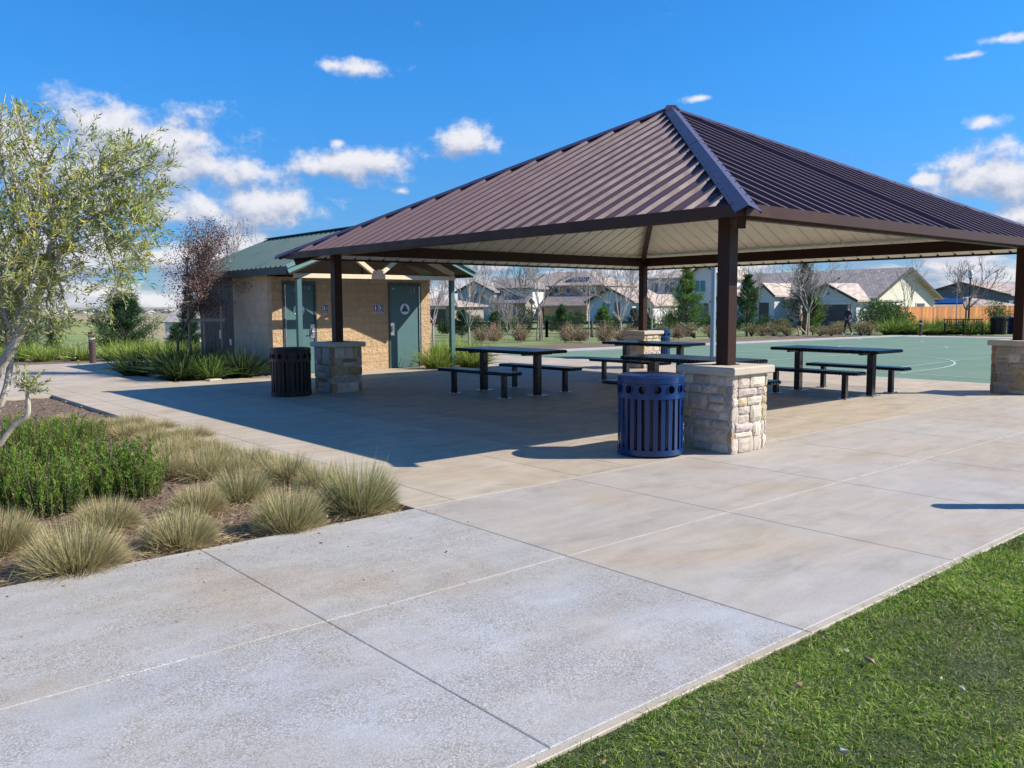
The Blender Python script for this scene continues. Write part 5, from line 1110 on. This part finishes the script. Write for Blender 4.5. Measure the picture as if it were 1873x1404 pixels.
# staked purple-brown tree left of the restroom
def myrtle():
    q = Vector((6.75, 19.3, 0)); o = empty('crape_myrtle', q, 0, 'purple-brown leafed tree held by a wooden stake frame left of the restroom', 'tree', None); R_ = random.Random(3)
    dd = (q-Vector(EYE)).dot(Vector(fw)); L = lambda px, py: at(px, py, dd)-q
    m = MB(); m.tube([(0, 0, -0.05), (0.0, 0, 0.7), L(367, 540)], [0.035, 0.03, 0.024], 8); m.tube([L(367, 560), L(372, 500), L(380, 430), L(385, 405)], [0.02, 0.016, 0.008, 0.003], 6); m.build('trunk', BARKD, o, smooth=True)
    P0 = []; P1 = []; A = []; parts = []
    base = L(368, 545)
    for k in range(150):
        # crown outline: wide middle, narrow top, in picture units turned to metres
        y = R_.uniform(398, 575); wl = np.interp(y, [395, 430, 470, 510, 560, 580], [22, 55, 60, 50, 38, 20]); x = 367+R_.uniform(-1, 1)*wl+(6 if y < 430 else 0)
        e = L(x, y)+Vector((R_.gauss(0, 0.28), R_.gauss(0, 0.28), 0)); s = base.lerp(Vector((base.x, base.y, e.z)), 0.55)*1.0+Vector((0, 0, 0)); s.z = base.z+(e.z-base.z)*0.35
        s += (e-s)*R_.uniform(0, 0.3); P0.append(tuple(s)); P1.append(tuple(e)); A.append(0.006)
        n = 80; t = RNG.random(n)**0.55; P = np.array(s)+(np.array(e)-np.array(s))*t[:, None]+RNG.normal(size=(n, 3))*0.085
        parts.append(leaves(P, RNG.normal(size=(n, 3)), RNG.uniform(0.03, 0.05, n), 0.026, pick([(0.16, 0.085, 0.07), (0.22, 0.13, 0.10), (0.11, 0.065, 0.06), (0.28, 0.19, 0.14), (0.18, 0.11, 0.11)], n), 0.25))
    v, f, c = joinm(parts); np_mesh('crown', v, f, c, LEAF, o); v, f = sticks(P0, P1, A, np.full(len(A), 0.002), 3); np_mesh('branch', v, f, None, mat('pink_grey_bark', (0.34, 0.26, 0.23), 0.8), o)
    for px, top in ((341, 470), (372, 560), (404, 560)):
        m = MB(); t = L(px, top); m.tube([(t.x, t.y, -0.05), (t.x, t.y, t.z)], 0.028, 8); m.build('stake', STAKE, o)
    m = MB(); a = L(337, 585); b = L(411, 585); m.beam((a.x, a.y, a.z), (b.x, b.y, b.z), 0.03, 0.07); m.build('crossbar', mat('grey_board', (0.30, 0.25, 0.21), 0.85, var=0.2), o)
myrtle()
# dark service gate at the back of the restroom side
m = MB()
for k in range(9): m.box(-hx+0.02, -hx+0.06, 2.06+0.235*k, 2.06+0.235*k+0.222, 0.02, wt+0.02)
m.box(-hx+0.061, -hx+0.09, 2.06, dpth, 0.0, wt+0.03)
gp_ = m.build('service_gate', mat('dark_brown_panel', (0.045, 0.022, 0.016), 0.6, var=0.2), rest)
m = MB(); m.box(-hx+0.012, -hx+0.0198, 2.75, 2.95, 0.72, 0.92); m.build('notice', WHITE, gp_); m = MB(); m.box(-hx+0.012, -hx+0.0198, 2.25, 2.35, 0.58, 0.72); m.build('notice', WHITE, gp_)
# ================================================================== HOUSES
WIN = mat('white_trim', (0.62, 0.63, 0.64), 0.6, var=0.03)
def tile_build(q, v, c, b):
    s = q.n('ShaderNodeSeparateXYZ'); q.put(s.inputs[0], v)
    br = q.n('ShaderNodeTexBrick'); q.put(br.inputs['Vector'], q.comb(q.math('ADD', s.outputs[0], q.math('MULTIPLY', s.outputs[1], 0.37)), q.math('MULTIPLY', s.outputs[2], 2.2), 0.0)); br.inputs['Scale'].default_value = 1.0; br.inputs['Brick Width'].default_value = 0.38; br.inputs['Row Height'].default_value = 0.42
    br.inputs['Mortar Size'].default_value = 0.03; br.inputs['Color1'].default_value = (0.80, 0.80, 0.82, 1); br.inputs['Color2'].default_value = (1.22, 1.18, 1.12, 1); br.inputs['Mortar'].default_value = (0.62, 0.6, 0.6, 1)
    return q.mix(1.0, c, br.outputs['Color'], 'MULTIPLY')
def rtile(name, c): return mat(name, c, 0.85, var=0.16, vscale=1.6, build=tile_build)
def stucco(name, c): return mat(name, c, 0.9, var=0.05, vscale=0.8, bump=0.2, bscale=20)
TAN_T = rtile('brown_roof_tile', (0.37, 0.30, 0.255)); GRY_T = rtile('grey_roof_tile', (0.27, 0.24, 0.225)); SND_T = rtile('sand_roof_tile', (0.50, 0.415, 0.35)); LG_T = rtile('light_grey_shingle', (0.36, 0.34, 0.32))
def house(px, depth, rot, label, name='house'):
    q = on(px, depth, -0.1); return empty(name, q, face_cam(q)+math.radians(rot), label, 'house', 'houses beyond the park')
def gable(H, x0, x1, y0, y1, ze, zr, ax, wm, rm, oh=0.45, trim=None, z0=0.0):
    m = MB(); m.box(x0, x1, y0, y1, z0, ze)
    if ax == 'x':
        c = (y0+y1)/2; m.prism([(y0, ze), (y1, ze), (c, zr)], 'x', x0, x1); hw_ = (y1-y0)/2
    else:
        c = (x0+x1)/2; m.prism([(x0, ze), (x1, ze), (c, zr)], 'y', y0, y1); hw_ = (x1-x0)/2
    m.build('wall', wm, H); m = MB(); t = 0.16; sl = (zr-ze)/hw_; lo = ze-sl*oh
    for sg in (-1, 1):
        pol = [(c+sg*(hw_+oh), lo+0.02), (c+sg*(hw_+oh), lo+0.02+t), (c, zr+0.02+t), (c, zr+0.02)]
        if sg < 0: pol = pol[::-1]
        m.prism(pol, 'x' if ax == 'x' else 'y', (x0 if ax == 'x' else y0)-oh, (x1 if ax == 'x' else y1)+oh)
    r = m.build('roof', rm, H)
    if trim:
        for e in ((x0 if ax == 'x' else y0)-oh-0.03, (x1 if ax == 'x' else y1)+oh+0.03):
            m = MB()
            for sg in (-1, 1):
                a = (c+sg*(hw_+oh), lo+0.06); b = (c, zr+0.06); 
                if ax == 'x': m.beam((e, a[0], a[1]), (e, b[0], b[1]), 0.06, 0.24)
                else: m.beam((a[0], e, a[1]), (b[0], e, b[1]), 0.06, 0.24)
            m.build('rake_board', trim, r)
def hip(H, x0, x1, y0, y1, ze, zr, wm, rm, oh=0.5, z0=0.0):
    m = MB(); m.box(x0, x1, y0, y1, z0, ze); m.build('wall', wm, H); a, b, c, d = x0-oh, x1+oh, y0-oh, y1+oh; k = min((b-a), (d-c))/2
    if (b-a) > (d-c): r0, r1 = (a+k, (c+d)/2), (b-k, (c+d)/2)
    else: r0, r1 = ((a+b)/2, c+k), ((a+b)/2, d-k)
    V = [(a, c, ze), (b, c, ze), (b, d, ze), (a, d, ze), (r0[0], r0[1], zr), (r1[0], r1[1], zr), (a, c, ze-0.18), (b, c, ze-0.18), (b, d, ze-0.18), (a, d, ze-0.18)]
    Fs = [(0, 1, 5, 4), (1, 2, 5), (2, 3, 4, 5), (3, 0, 4)] if (b-a) > (d-c) else [(0, 1, 4), (1, 2, 5, 4), (2, 3, 5), (3, 0, 4, 5)]
    Fs += [(6, 7, 1, 0), (7, 8, 2, 1), (8, 9, 3, 2), (9, 6, 0, 3), (9, 8, 7, 6)]
    m = MB(); m.add(V, Fs); return m.build('roof', rm, H)
def win(H, x, z, wd, h, y, face='f', frame=WIN, gl=GLASS, nm='window'):
    """face f: wall at y looking to -y; r: wall at x=y looking to +x, x is then the y position; l: wall looking to -x"""
    m = MB(); g2 = MB(); t = 0.09
    if face == 'f':
        m.box(x-wd/2-t, x+wd/2+t, y-0.05, y-0.002, z-h/2-t, z+h/2+t); g2.box(x-wd/2, x+wd/2, y-0.06, y-0.052, z-h/2, z+h/2); g2b = (x, y)
    elif face == 'r':
        m.box(y+0.002, y+0.05, x-wd/2-t, x+wd/2+t, z-h/2-t, z+h/2+t); g2.box(y+0.052, y+0.06, x-wd/2, x+wd/2, z-h/2, z+h/2)
    else:
        m.box(y-0.05, y-0.002, x-wd/2-t, x+wd/2+t, z-h/2-t, z+h/2+t); g2.box(y-0.06, y-0.052, x-wd/2, x+wd/2, z-h/2, z+h/2)
    f_ = m.build(nm, frame, H); g2.build('pane', gl, f_)
    if face == 'f' and wd > 0.8:
        k = MB(); k.box(x-0.03, x+0.03, y-0.07, y-0.061, z-h/2, z+h/2); k.build('mullion', frame, f_)
DKT = mat('dark_trim', (0.07, 0.055, 0.05), 0.7); CRM = stucco('cream_stucco', (0.66, 0.63, 0.50)); WHT = stucco('white_stucco', (0.60, 0.60, 0.58)); TANS = stucco('tan_stucco', (0.42, 0.30, 0.19)); BLG = stucco('blue_grey_siding', (0.30, 0.36, 0.43)); GRS = stucco('slate_siding', (0.13, 0.15, 0.18)); GBR = stucco('grey_brown_siding', (0.24, 0.20, 0.18)); LBL = stucco('light_blue_siding', (0.42, 0.50, 0.58))
GAR = mat('dark_garage', (0.07, 0.055, 0.05), 0.6, var=0.1); TEALW = mat('teal_shutter', (0.06, 0.22, 0.26), 0.6)
def garage(H, x0, x1, h, y):
    m = MB(); m.box(x0, x1, y-0.05, y-0.004, 0.1, h); g_ = m.build('garage_door', GAR, H); m = MB(); m.box(x0-0.15, x1+0.15, y-0.12, y-0.055, h, h+0.2); m.build('lintel', WIN, g_)
def solar(H, verts):
    m = MB(); m.add(verts, [(0, 1, 2, 3)]); m.add([(a, b, c-0.08) for a, b, c in verts], [(3, 2, 1, 0)]); m.build('solar_panel', mat('solar_blue', (0.015, 0.035, 0.14), 0.15, 0.3, var=0.1), H)
# cream single-storey house, right
H = house(1598, 78, -34, 'long cream single-storey house with sand tile roof and dark garage door')
gable(H, -17.5, 0, 0, 9.6, 2.75, 5.35, 'x', CRM, SND_T, 0.5, DKT)
gable(H, -6.2, -0.3, -2.2, 4.0, 2.5, 3.9, 'y', WHT, SND_T, 0.4, DKT); garage(H, -5.6, -0.9, 2.1, -2.2)
gable(H, -12.6, -10.0, -1.6, 3, 3.1, 4.1, 'y', WHT, SND_T, 0.35, DKT); m = MB(); m.box(-11.9, -10.7, -1.66, -1.602, 0.1, 2.3); m.build('entry_door', GAR, H)
gable(H, -17.4, -13.2, -2.2, 3, 2.5, 3.5, 'y', WHT, SND_T, 0.35, DKT); win(H, -15.0, 1.5, 0.9, 1.4, -2.2); win(H, -16.2, 1.5, 0.7, 1.4, -2.2, gl=TEALW)
win(H, 7.2, 1.5, 1.3, 1.3, 0.0, 'r'); m = MB()
for (a, b) in ((0, 0), (0.14, 0), (0.07, 0.12)): m.box(0.002, 0.03, 4.7+a, 4.82+a, 4.6+b, 4.7+b)
m.build('gable_vent', DKT, H)
m = MB()
for (a, b) in ((0, 0), (0.14, 0), (0.07, 0.12)): m.box(-3.4+a, -3.28+a, -2.23, -2.202, 3.0+b, 3.1+b)
m.build('gable_vent', DKT, H)
m = MB(); m.tube([(-6, 3.0, 4.2), (-6, 3.0, 4.75)], 0.09, 8); m.tube([(-8.5, 3.0, 4.2), (-8.5, 3.0, 4.6)], 0.09, 8); m.build('roof_vent', DKT, H)
# pale two-storey house
H = house(1318, 105, -28, 'pale two-storey house with sand tile hip roof behind the bright pyramid pine')
hip(H, -11.5, -1, 1.5, 11, 5.6, 7.3, WHT, SND_T); gable(H, -4.6, 0, 0, 8, 5.5, 7.2, 'y', WHT, SND_T, 0.4, DKT)
win(H, -8.2, 4.4, 1.3, 1.5, 1.5); win(H, -10.4, 4.4, 0.9, 1.2, 1.5); win(H, -2.9, 4.4, 1.5, 1.4, 0.0, gl=TEALW); win(H, -2.4, 1.6, 1.5, 1.4, 0.0)
m = MB(); m.prism([(-11, 2.5), (-5, 2.5), (-5, 2.65), (-8, 3.5), (-11, 2.65)], 'y', -0.8, 1.5); m.build('porch_roof', mat('maroon_tile', (0.10, 0.06, 0.06), 0.8), H)
m = MB(); m.box(-9.5, -8.2, 1.44, 1.498, 0.1, 2.3); m.build('entry_door', GAR, H)
for x in (-10.8, -5.3): m = MB(); m.box(x-0.15, x+0.15, -0.7, -0.4, 0, 2.5); m.build('porch_column', WHT, H)
# tan two-storey house with solar panels
H = house(1088, 122, -30, 'tan two-storey house with broad brown tile roof and solar panels')
hip(H, -15.5, 1.0, 0, 11, 5.0, 7.2, GBR, TAN_T, 0.7); hip(H, -6.4, 2.2, -1.6, 6, 4.95, 6.4, TANS, TAN_T, 0.6)
for x in (-5.4, -3.4, -0.9, 0.5): win(H, x, 4.1, 0.75, 0.9, -1.6)
win(H, -8.4, 4.0, 1.2, 1.3, 0.0, gl=TEALW); win(H, -13.0, 4.0, 1.0, 1.3, 0.0, gl=TEALW)
gable(H, -5.5, 1.5, -4.8, -1.6, 2.2, 3.3, 'x', TANS, TAN_T, 0.4); garage(H, -11.5, -7.5, 2.1, -0.02)
solar(H, [(-4.6, -0.7, 5.66), (-0.6, -0.7, 5.66), (-1.4, 0.9, 6.18), (-4.0, 0.9, 6.18)])
# blue-grey two-storey
H = house(934, 122, -30, 'blue-grey two-storey house with small front gable and grey roof')
hip(H, -8.2, 3.6, 0, 9, 4.6, 6.2, WHT, GRY_T); gable(H, -7.6, -1.6, -2.0, 3, 4.1, 5.5, 'y', BLG, GRY_T, 0.4, DKT)
for x in (-5.6, -4.6, -3.6): win(H, x, 3.3, 0.7, 1.3, -2.0, frame=BLG)
m = MB()
for k in range(7): m.box(-6.4+0.5*k, -6.34+0.5*k, -2.03, -2.002, 4.2, 4.2+0.9*(1-abs(k-3)/4.5))
m.build('gable_batten', WIN, H); win(H, 0.4, 3.6, 1.1, 1.0, 0.0); gable(H, -1.6, 3.4, -1.8, 0, 2.6, 3.2, 'x', GBR, GRY_T, 0.4)
# blue gabled garage house
H = house(1156, 96, -26, 'low pale blue gabled house with brown tile roof left of the far post')
gable(H, -5.4, 0, 0, 9, 2.6, 4.0, 'y', LBL, TAN_T, 0.45, DKT); win(H, -1.8, 1.7, 0.8, 1.5, 0.0, frame=LBL); win(H, -3.3, 1.8, 0.9, 1.3, 0.0, gl=TEALW)
gable(H, 0, 1.6, 2, 9, 2.3, 3.2, 'y', WHT, TAN_T, 0.3)
# brown low house far left behind the porch post
H = house(832, 100, -24, 'low brown-roofed house seen between restroom and porch post'); hip(H, -8.0, 0, 0, 9, 2.2, 3.2, GBR, TAN_T); win(H, -5, 1.3, 1.0, 0.8, 0.0); garage(H, -3.6, -1.2, 1.8, -0.01)
# far right houses
H = house(1835, 118, -26, 'dark slate-sided house with low gable roof behind the orange fence'); gable(H, -12.5, 0.6, 0, 12, 3.2, 5.0, 'y', GRS, TAN_T, 0.5, DKT, ); win(H, -8.5, 2.3, 1.0, 1.0, 0.0); win(H, -4.5, 2.4, 1.2, 1.3, 0.0); gable(H, 0.6, 4, 2, 12, 2.6, 4.2, 'x', WHT, TAN_T, 0.4)
H = house(1796, 98, -26, 'low brown tile roof with blue solar panels right above the orange fence'); hip(H, -8.2, 0, 0, 9, 1.75, 2.85, GBR, TAN_T, 0.6); solar(H, [(-6.2, 0.6, 2.15), (-2.6, 0.6, 2.15), (-3.2, 2.7, 2.75), (-5.6, 2.7, 2.75)])
# house at far left beyond the pines
q = on(303, 120, -0.2); H = empty('house', q, face_cam(q)+math.radians(-30), 'small blue and white two-storey house beyond the pines at left', 'house', 'houses beyond the park')
gable(H, -2.6, 0, -0.1, 7.5, 4.7, 4.75, 'y', LBL, LG_T, 0.1); gable(H, -2.7, 0.0, 0.0, 5.4, 3.8, 4.95, 'x', LBL, LG_T, 0.3)
for o_ in list(H.children): D.objects.remove(o_, do_unlink=True)
gable(H, 0, 6.5, 0, 5.2, 3.7, 5.0, 'x', WHT, LG_T, 0.35, DKT); m = MB(); m.box(-0.06, -0.003, 0.02, 5.18, 0, 3.7); m.prism([(0.02, 3.7), (5.18, 3.7), (2.6, 4.97)], 'x', -0.06, -0.003); m.build('gable_siding', LBL, H)
win(H, 1.6, 2.9, 0.7, 0.8, 0.0, frame=DKT); win(H, 4.2, 2.9, 0.7, 0.8, 0.0, frame=DKT); win(H, 2.4, 2.6, 0.8, 1.2, -0.062, 'l', frame=LBL)
gable(H, 1.2, 6.0, -2.0, 0, 1.6, 2.3, 'x', WHT, LG_T, 0.3)
# ---------------------------------------------------------------- fences
q0 = on(1640, 68); q1 = on(1890, 82); fn = empty('board_fence', q0, math.atan2(q1.y-q0.y, q1.x-q0.x), 'new orange-brown cedar board fence at the far right', 'fence')
L_ = (q1-q0).length; m = MB(); k = 0
while k*0.147 < L_:
    m.box(k*0.147, k*0.147+0.14, -0.02+0.004*(k % 2), 0.0+0.004*(k % 2), 0.05, 1.62+0.01*random.random()); k += 1
m.build('boards', CEDAR, fn); m = MB(); m.box(0, L_, -0.03, 0.05, 1.63, 1.68); m.build('top_rail', CEDAR, fn)
for k in range(int(L_/2.4)+1): m = MB(); m.box(k*2.4-0.05, k*2.4+0.05, 0.03, 0.12, 0, 1.66); m.build('post', CEDAR, fn)
def rail_fence(pts, label, h=0.85, material=BARKD, rails=2, step=2.4, name='rail_fence'):
    q0 = Vector(pts[0]); fn = empty(name, q0, 0, label, 'fence', None); 
    for a, b in zip(pts[:-1], pts[1:]):
        a = Vector(a)-q0; b = Vector(b)-q0; L = (b-a).length; n = max(1, int(L/step))
        for k in range(n+1):
            p = a+(b-a)*k/n; m = MB(); m.box(p.x-0.06, p.x+0.06, p.y-0.06, p.y+0.06, p.z-0.1, p.z+h); m.build('post', material, fn)
        for r in range(rails):
            z = h*(0.9-0.42*r); m = MB(); m.beam((a.x, a.y, a.z+z), (b.x, b.y, b.z+z), 0.05, 0.11); m.build('rail', material, fn)
rail_fence([on(828, 50), on(1000, 50), on(1165, 50)], 'dark two-rail wooden fence behind the lawn beyond the court', 0.85, mat('dark_rail', (0.07, 0.055, 0.045), 0.8))
rail_fence([on(-60, 60, -0.5), on(200, 60, -0.5)], 'low pale rail fence in the field at left', 0.35, STAKE, 1, 3.0)
# ================================================================== PEOPLE
SKIN = mat('skin', (0.42, 0.24, 0.16), 0.6, var=0.08)
def skin_obj(name, verts, edges, radii, material, parent=None, sub=2, root=0):
    me = D.meshes.new(name); me.from_pydata(verts, edges, []); me.update(); o = D.objects.new(name, me); link(o, parent)
    md = o.modifiers.new('skin', 'SKIN'); sv = me.skin_vertices if len(me.skin_vertices) else None
    if not me.skin_vertices: me.attributes
    for i, r in enumerate(radii): me.skin_vertices[0].data[i].radius = (r, r) if not hasattr(r, '__len__') else r
    me.skin_vertices[0].data[root].use_root = True; md.use_smooth_shade = True
    s = o.modifiers.new('sub', 'SUBSURF'); s.levels = sub; s.render_levels = sub; me.materials.append(material); return o
def person(q, rz, h, pose, label, top, bottom, shoes, hat=None, bare_arms=True):
    k = h/1.75; V = lambda x, y, z: (x*k, y*k, z*k)
    sp = pose
    hipz = 0.93; verts = [V(0, 0, hipz), V(0, 0.01, 1.12), V(0, 0.0, 1.33), V(0, 0.0, 1.47), V(0, -0.01, 1.55), V(0, -0.02, 1.64), V(0, -0.015, 1.72)]
    rad = [0.135, 0.12, 0.14, 0.075, 0.05, 0.078, 0.06]; ed = [(0, 1), (1, 2), (2, 3), (3, 4), (4, 5), (5, 6)]
    def chain(start, pts, rs):
        p = start
        for a, r in zip(pts, rs): verts.append(V(*a)); rad.append(r); ed.append((p, len(verts)-1)); p = len(verts)-1
        return p
    idx = {}
    for s, nm in ((-1, 'L'), (1, 'R')):
        kn, an, toe = sp['leg'+nm]; chain(0, [(s*0.10, 0, 0.86), kn, an, toe], [0.088, 0.058, 0.040, 0.032])
        el_, wr = sp['arm'+nm]; hnd = tuple(np.array(wr)+(np.array(wr)-np.array(el_))*0.30)
        w_i = chain(2, [(s*0.17, 0, 1.41), el_, wr], [0.055, 0.042, 0.030]); p_i = chain(w_i, [hnd], [0.034])
        d = np.array(hnd)-np.array(wr); d = d/np.linalg.norm(d)
        for fi in range(4):
            o1 = np.array(hnd)+np.array([0, (fi-1.5)*0.019, 0])+d*0.02; chain(p_i, [tuple(o1), tuple(o1+d*(0.035, 0.045, 0.042, 0.03)[fi]), tuple(o1+d*(0.055, 0.07, 0.065, 0.045)[fi]+np.array([0, -0.012, 0]))], [0.010, 0.009, 0.008])
        chain(p_i, [tuple(np.array(wr)+d*0.03+np.array([0, -0.03, 0])), tuple(np.array(wr)+d*0.07+np.array([0, -0.05, 0]))], [0.011, 0.009])
    rad = [r*k for r in rad]
    o = skin_obj('person', verts, ed, rad, SKIN, None, 1); o.location = q; o.rotation_euler = (0, 0, rz); tag(o, label, 'person', 'people on the court')
    # shirt or jacket
    vs = [V(0, 0, 0.90), V(0, 0.01, 1.12), V(0, 0, 1.33), V(0, 0, 1.455)]; es = [(0, 1), (1, 2), (2, 3)]; rs = [0.152*k, 0.140*k, 0.158*k, 0.085*k]
    for s, nm in ((-1, 'L'), (1, 'R')):
        el_, wr = sp['arm'+nm]; n = len(vs); vs += [V(s*0.17, 0, 1.41)]; es.append((2, n)); rs.append(0.066*k)
        if not bare_arms: vs += [V(*el_), V(*wr)]; es += [(n, n+1), (n+1, n+2)]; rs += [0.054*k, 0.042*k]
    skin_obj('jacket' if not bare_arms else 'shirt', vs, es, rs, top, o, 1)
    vs = [V(0, 0, 0.98), V(0, 0, 0.90)]; es = [(0, 1)]; rs = [0.145*k, 0.148*k]
    for s, nm in ((-1, 'L'), (1, 'R')):
        kn, an, toe = sp['leg'+nm]; n = len(vs); mid = tuple((np.array(kn)*0.75+np.array((s*0.10, 0, 0.86))*0.25)); vs += [V(s*0.10, 0, 0.84), V(*(mid if bare_arms else kn))]; es += [(1, n), (n, n+1)]; rs += [0.10*k, (0.085 if bare_arms else 0.072)*k]
        if not bare_arms: vs.append(V(*(np.array(an)+np.array([0, 0, 0.03])))); es.append((n+1, n+2)); rs.append(0.055*k)
    skin_obj('shorts' if bare_arms else 'trousers', vs, es, rs, bottom, o, 1, 1)
    for nm in 'LR':
        kn, an, toe = sp['leg'+nm]; skin_obj('shoe', [V(*(np.array(an)+np.array([0, 0.03, -0.03]))), V(*(np.array(toe)*0.5+np.array(an)*0.5+np.array([0, 0, -0.02]))), V(*toe)], [(0, 1), (1, 2)], [0.045*k, 0.046*k, 0.040*k], shoes, o, 1)
    m = MB()
    for s in (-1, 1): m.lathe([(0.0, -0.008*k), (0.010*k, 0), (0.0, 0.008*k)], 8, Matrix.Translation((s*0.030*k, -0.094*k, 1.655*k)))
    m.build('eyes', mat('dark_eye', (0.02, 0.015, 0.01), 0.3), o)
    m = MB(); m.lathe([(0.0, 0.03*k), (0.008*k, 0.0), (0.014*k, -0.015*k), (0.0, -0.018*k)], 8, Matrix.Translation((0, -0.10*k, 1.635*k))); m.box(-0.022*k, 0.022*k, -0.099*k, -0.09*k, 1.588*k, 1.594*k); m.build('nose_and_mouth', SKIN, o)
    if hat:
        m = MB(); m.lathe([(0.096*k, 1.675*k), (0.098*k, 1.72*k), (0.07*k, 1.775*k), (0.0, 1.79*k)], 16, Matrix.Translation((0, -0.015*k, 0))); m.box(-0.06*k, 0.06*k, -0.17*k, -0.07*k, 1.675*k, 1.69*k); m.build('cap', hat, o, smooth=True)
    else:
        m = MB(); m.lathe([(0.092*k, 1.66*k), (0.094*k, 1.71*k), (0.068*k, 1.768*k), (0.0, 1.782*k)], 16, Matrix.Translation((0, 0.0, 0))); m.build('hair', mat('grey_hair', (0.35, 0.30, 0.26), 0.8), o, smooth=True)
    return o
walk = dict(legL=((-0.11, -0.12, 0.49), (-0.10, -0.20, 0.09), (-0.10, -0.36, 0.05)), legR=((0.11, 0.05, 0.48), (0.10, 0.26, 0.12), (0.10, 0.15, 0.035)), armL=((-0.25, 0.05, 1.15), (-0.24, -0.06, 0.90)), armR=((0.25, -0.02, 1.15), (0.24, -0.14, 0.92)))
run = dict(legL=((-0.10, -0.14, 0.52), (-0.09, -0.02, 0.10), (-0.09, -0.16, 0.04)), legR=((0.10, -0.02, 0.48), (0.09, 0.28, 0.22), (0.09, 0.30, 0.08)), armL=((-0.23, 0.14, 1.18), (-0.20, -0.06, 1.08)), armR=((0.23, -0.10, 1.18), (0.20, -0.26, 1.22)))
q = gp(1550, 613); person(Vector((q.x, q.y, q.z)), face_cam(q)+math.radians(-35), 1.63*(q-Vector(EYE)).dot(Vector(fw))/47, walk, 'person in navy jacket, dark trousers and cap walking on the court, hands low', mat('navy_cloth', (0.015, 0.022, 0.06), 0.8), mat('dark_cloth', (0.05, 0.045, 0.055), 0.85), WHITE, mat('dark_cap', (0.10, 0.08, 0.09), 0.8), False)
q = gp(1463, 615); person(Vector((q.x, q.y, q.z)), face_cam(q)+math.radians(-80), 1.66*(q-Vector(EYE)).dot(Vector(fw))/47, run, 'person in dark sleeveless top and dark shorts jogging to the left along the court', mat('black_cloth', (0.02, 0.02, 0.022), 0.8), mat('charcoal_cloth', (0.045, 0.04, 0.04), 0.85), mat('tan_shoe', (0.35, 0.25, 0.18), 0.7), None, True)
bollard(Vector((7.26, 1.90, -0.01)), 'bollard light just past the right edge, casting a round-ended shadow on the paving', 0.84)
# ---------------------------------------------------------------- litter on the lawn
lf = [(1460, 1255, 0.045, (0.20, 0.10, 0.07)), (1590, 1210, 0.06, (0.30, 0.16, 0.10)), (1548, 1192, 0.03, (0.36, 0.34, 0.24)), (1760, 1262, 0.04, (0.38, 0.36, 0.26)), (1541, 1376, 0.035, (0.40, 0.38, 0.30)), (1720, 1245, 0.03, (0.36, 0.33, 0.2)), (596, 945, 0.05, (0.42, 0.46, 0.25))]
for i, (x, y, s, c) in enumerate(lf):
    q = gp(x, y, 0.012); m = MB(); V = [(-s*0.5, 0, 0.0), (-s*0.2, -s*0.22, 0.012), (s*0.25, -s*0.18, 0.006), (s*0.5, 0, 0.016), (s*0.2, s*0.24, 0.004), (-s*0.25, s*0.16, 0.014)]
    m.add(V+[(a, b, z-0.002) for a, b, z in V], [(0, 1, 2, 3, 4, 5), (11, 10, 9, 8, 7, 6)]+[(k, 6+k, 6+(k+1) % 6, (k+1) % 6) for k in range(6)]); o = m.build('fallen_leaf', mat('leaf_litter_%d' % i, c, 0.8)); o.location = q; o.rotation_euler = (0.2, 0.1, i*1.3)
    tag(o, ['dark curled leaf on the lawn below the slab corner', 'reddish-brown leaf in the middle of the lawn', 'small pale leaf on the lawn near the curb', 'pale leaf toward the right side of the lawn', 'pale leaf at the bottom of the lawn', 'pale yellowish leaf near the right side of the lawn', 'green-yellow leaf on the bed edge before the greenest tuft'][i], 'leaf', 'fallen leaves')
N3 = 260; xx = RNG.uniform(1.4, 6.5, N3); yy = RNG.uniform(0.2, 1.95, N3); P3 = np.stack([xx, yy, np.full(N3, 0.012)+RNG.random(N3)*0.015], 1)
xx = RNG.uniform(-0.5, 3.6, 90); P4 = np.stack([xx, 5.19-RNG.random(90)**2.5*1.2, np.full(90, 0.003)], 1); P3 = np.concatenate([P3, P4]); d3 = RNG.normal(size=(len(P3), 3)); d3[:, 2] *= 0.12
v, f, c = leaves(P3, d3, RNG.uniform(0.012, 0.035, len(P3)), RNG.uniform(0.004, 0.014, len(P3)), pick([(0.25, 0.15, 0.08), (0.38, 0.28, 0.15), (0.16, 0.09, 0.06), (0.46, 0.42, 0.28)], len(P3)))
o = np_mesh('leaf_litter', v, f, c, STRAW); tag(o, 'scattered bits of dry leaf over the lawn and walkway edge', 'leaf litter', kind='stuff')
print('objects', len(D.objects), 'polys', sum(len(m.polygons) for m in D.meshes))
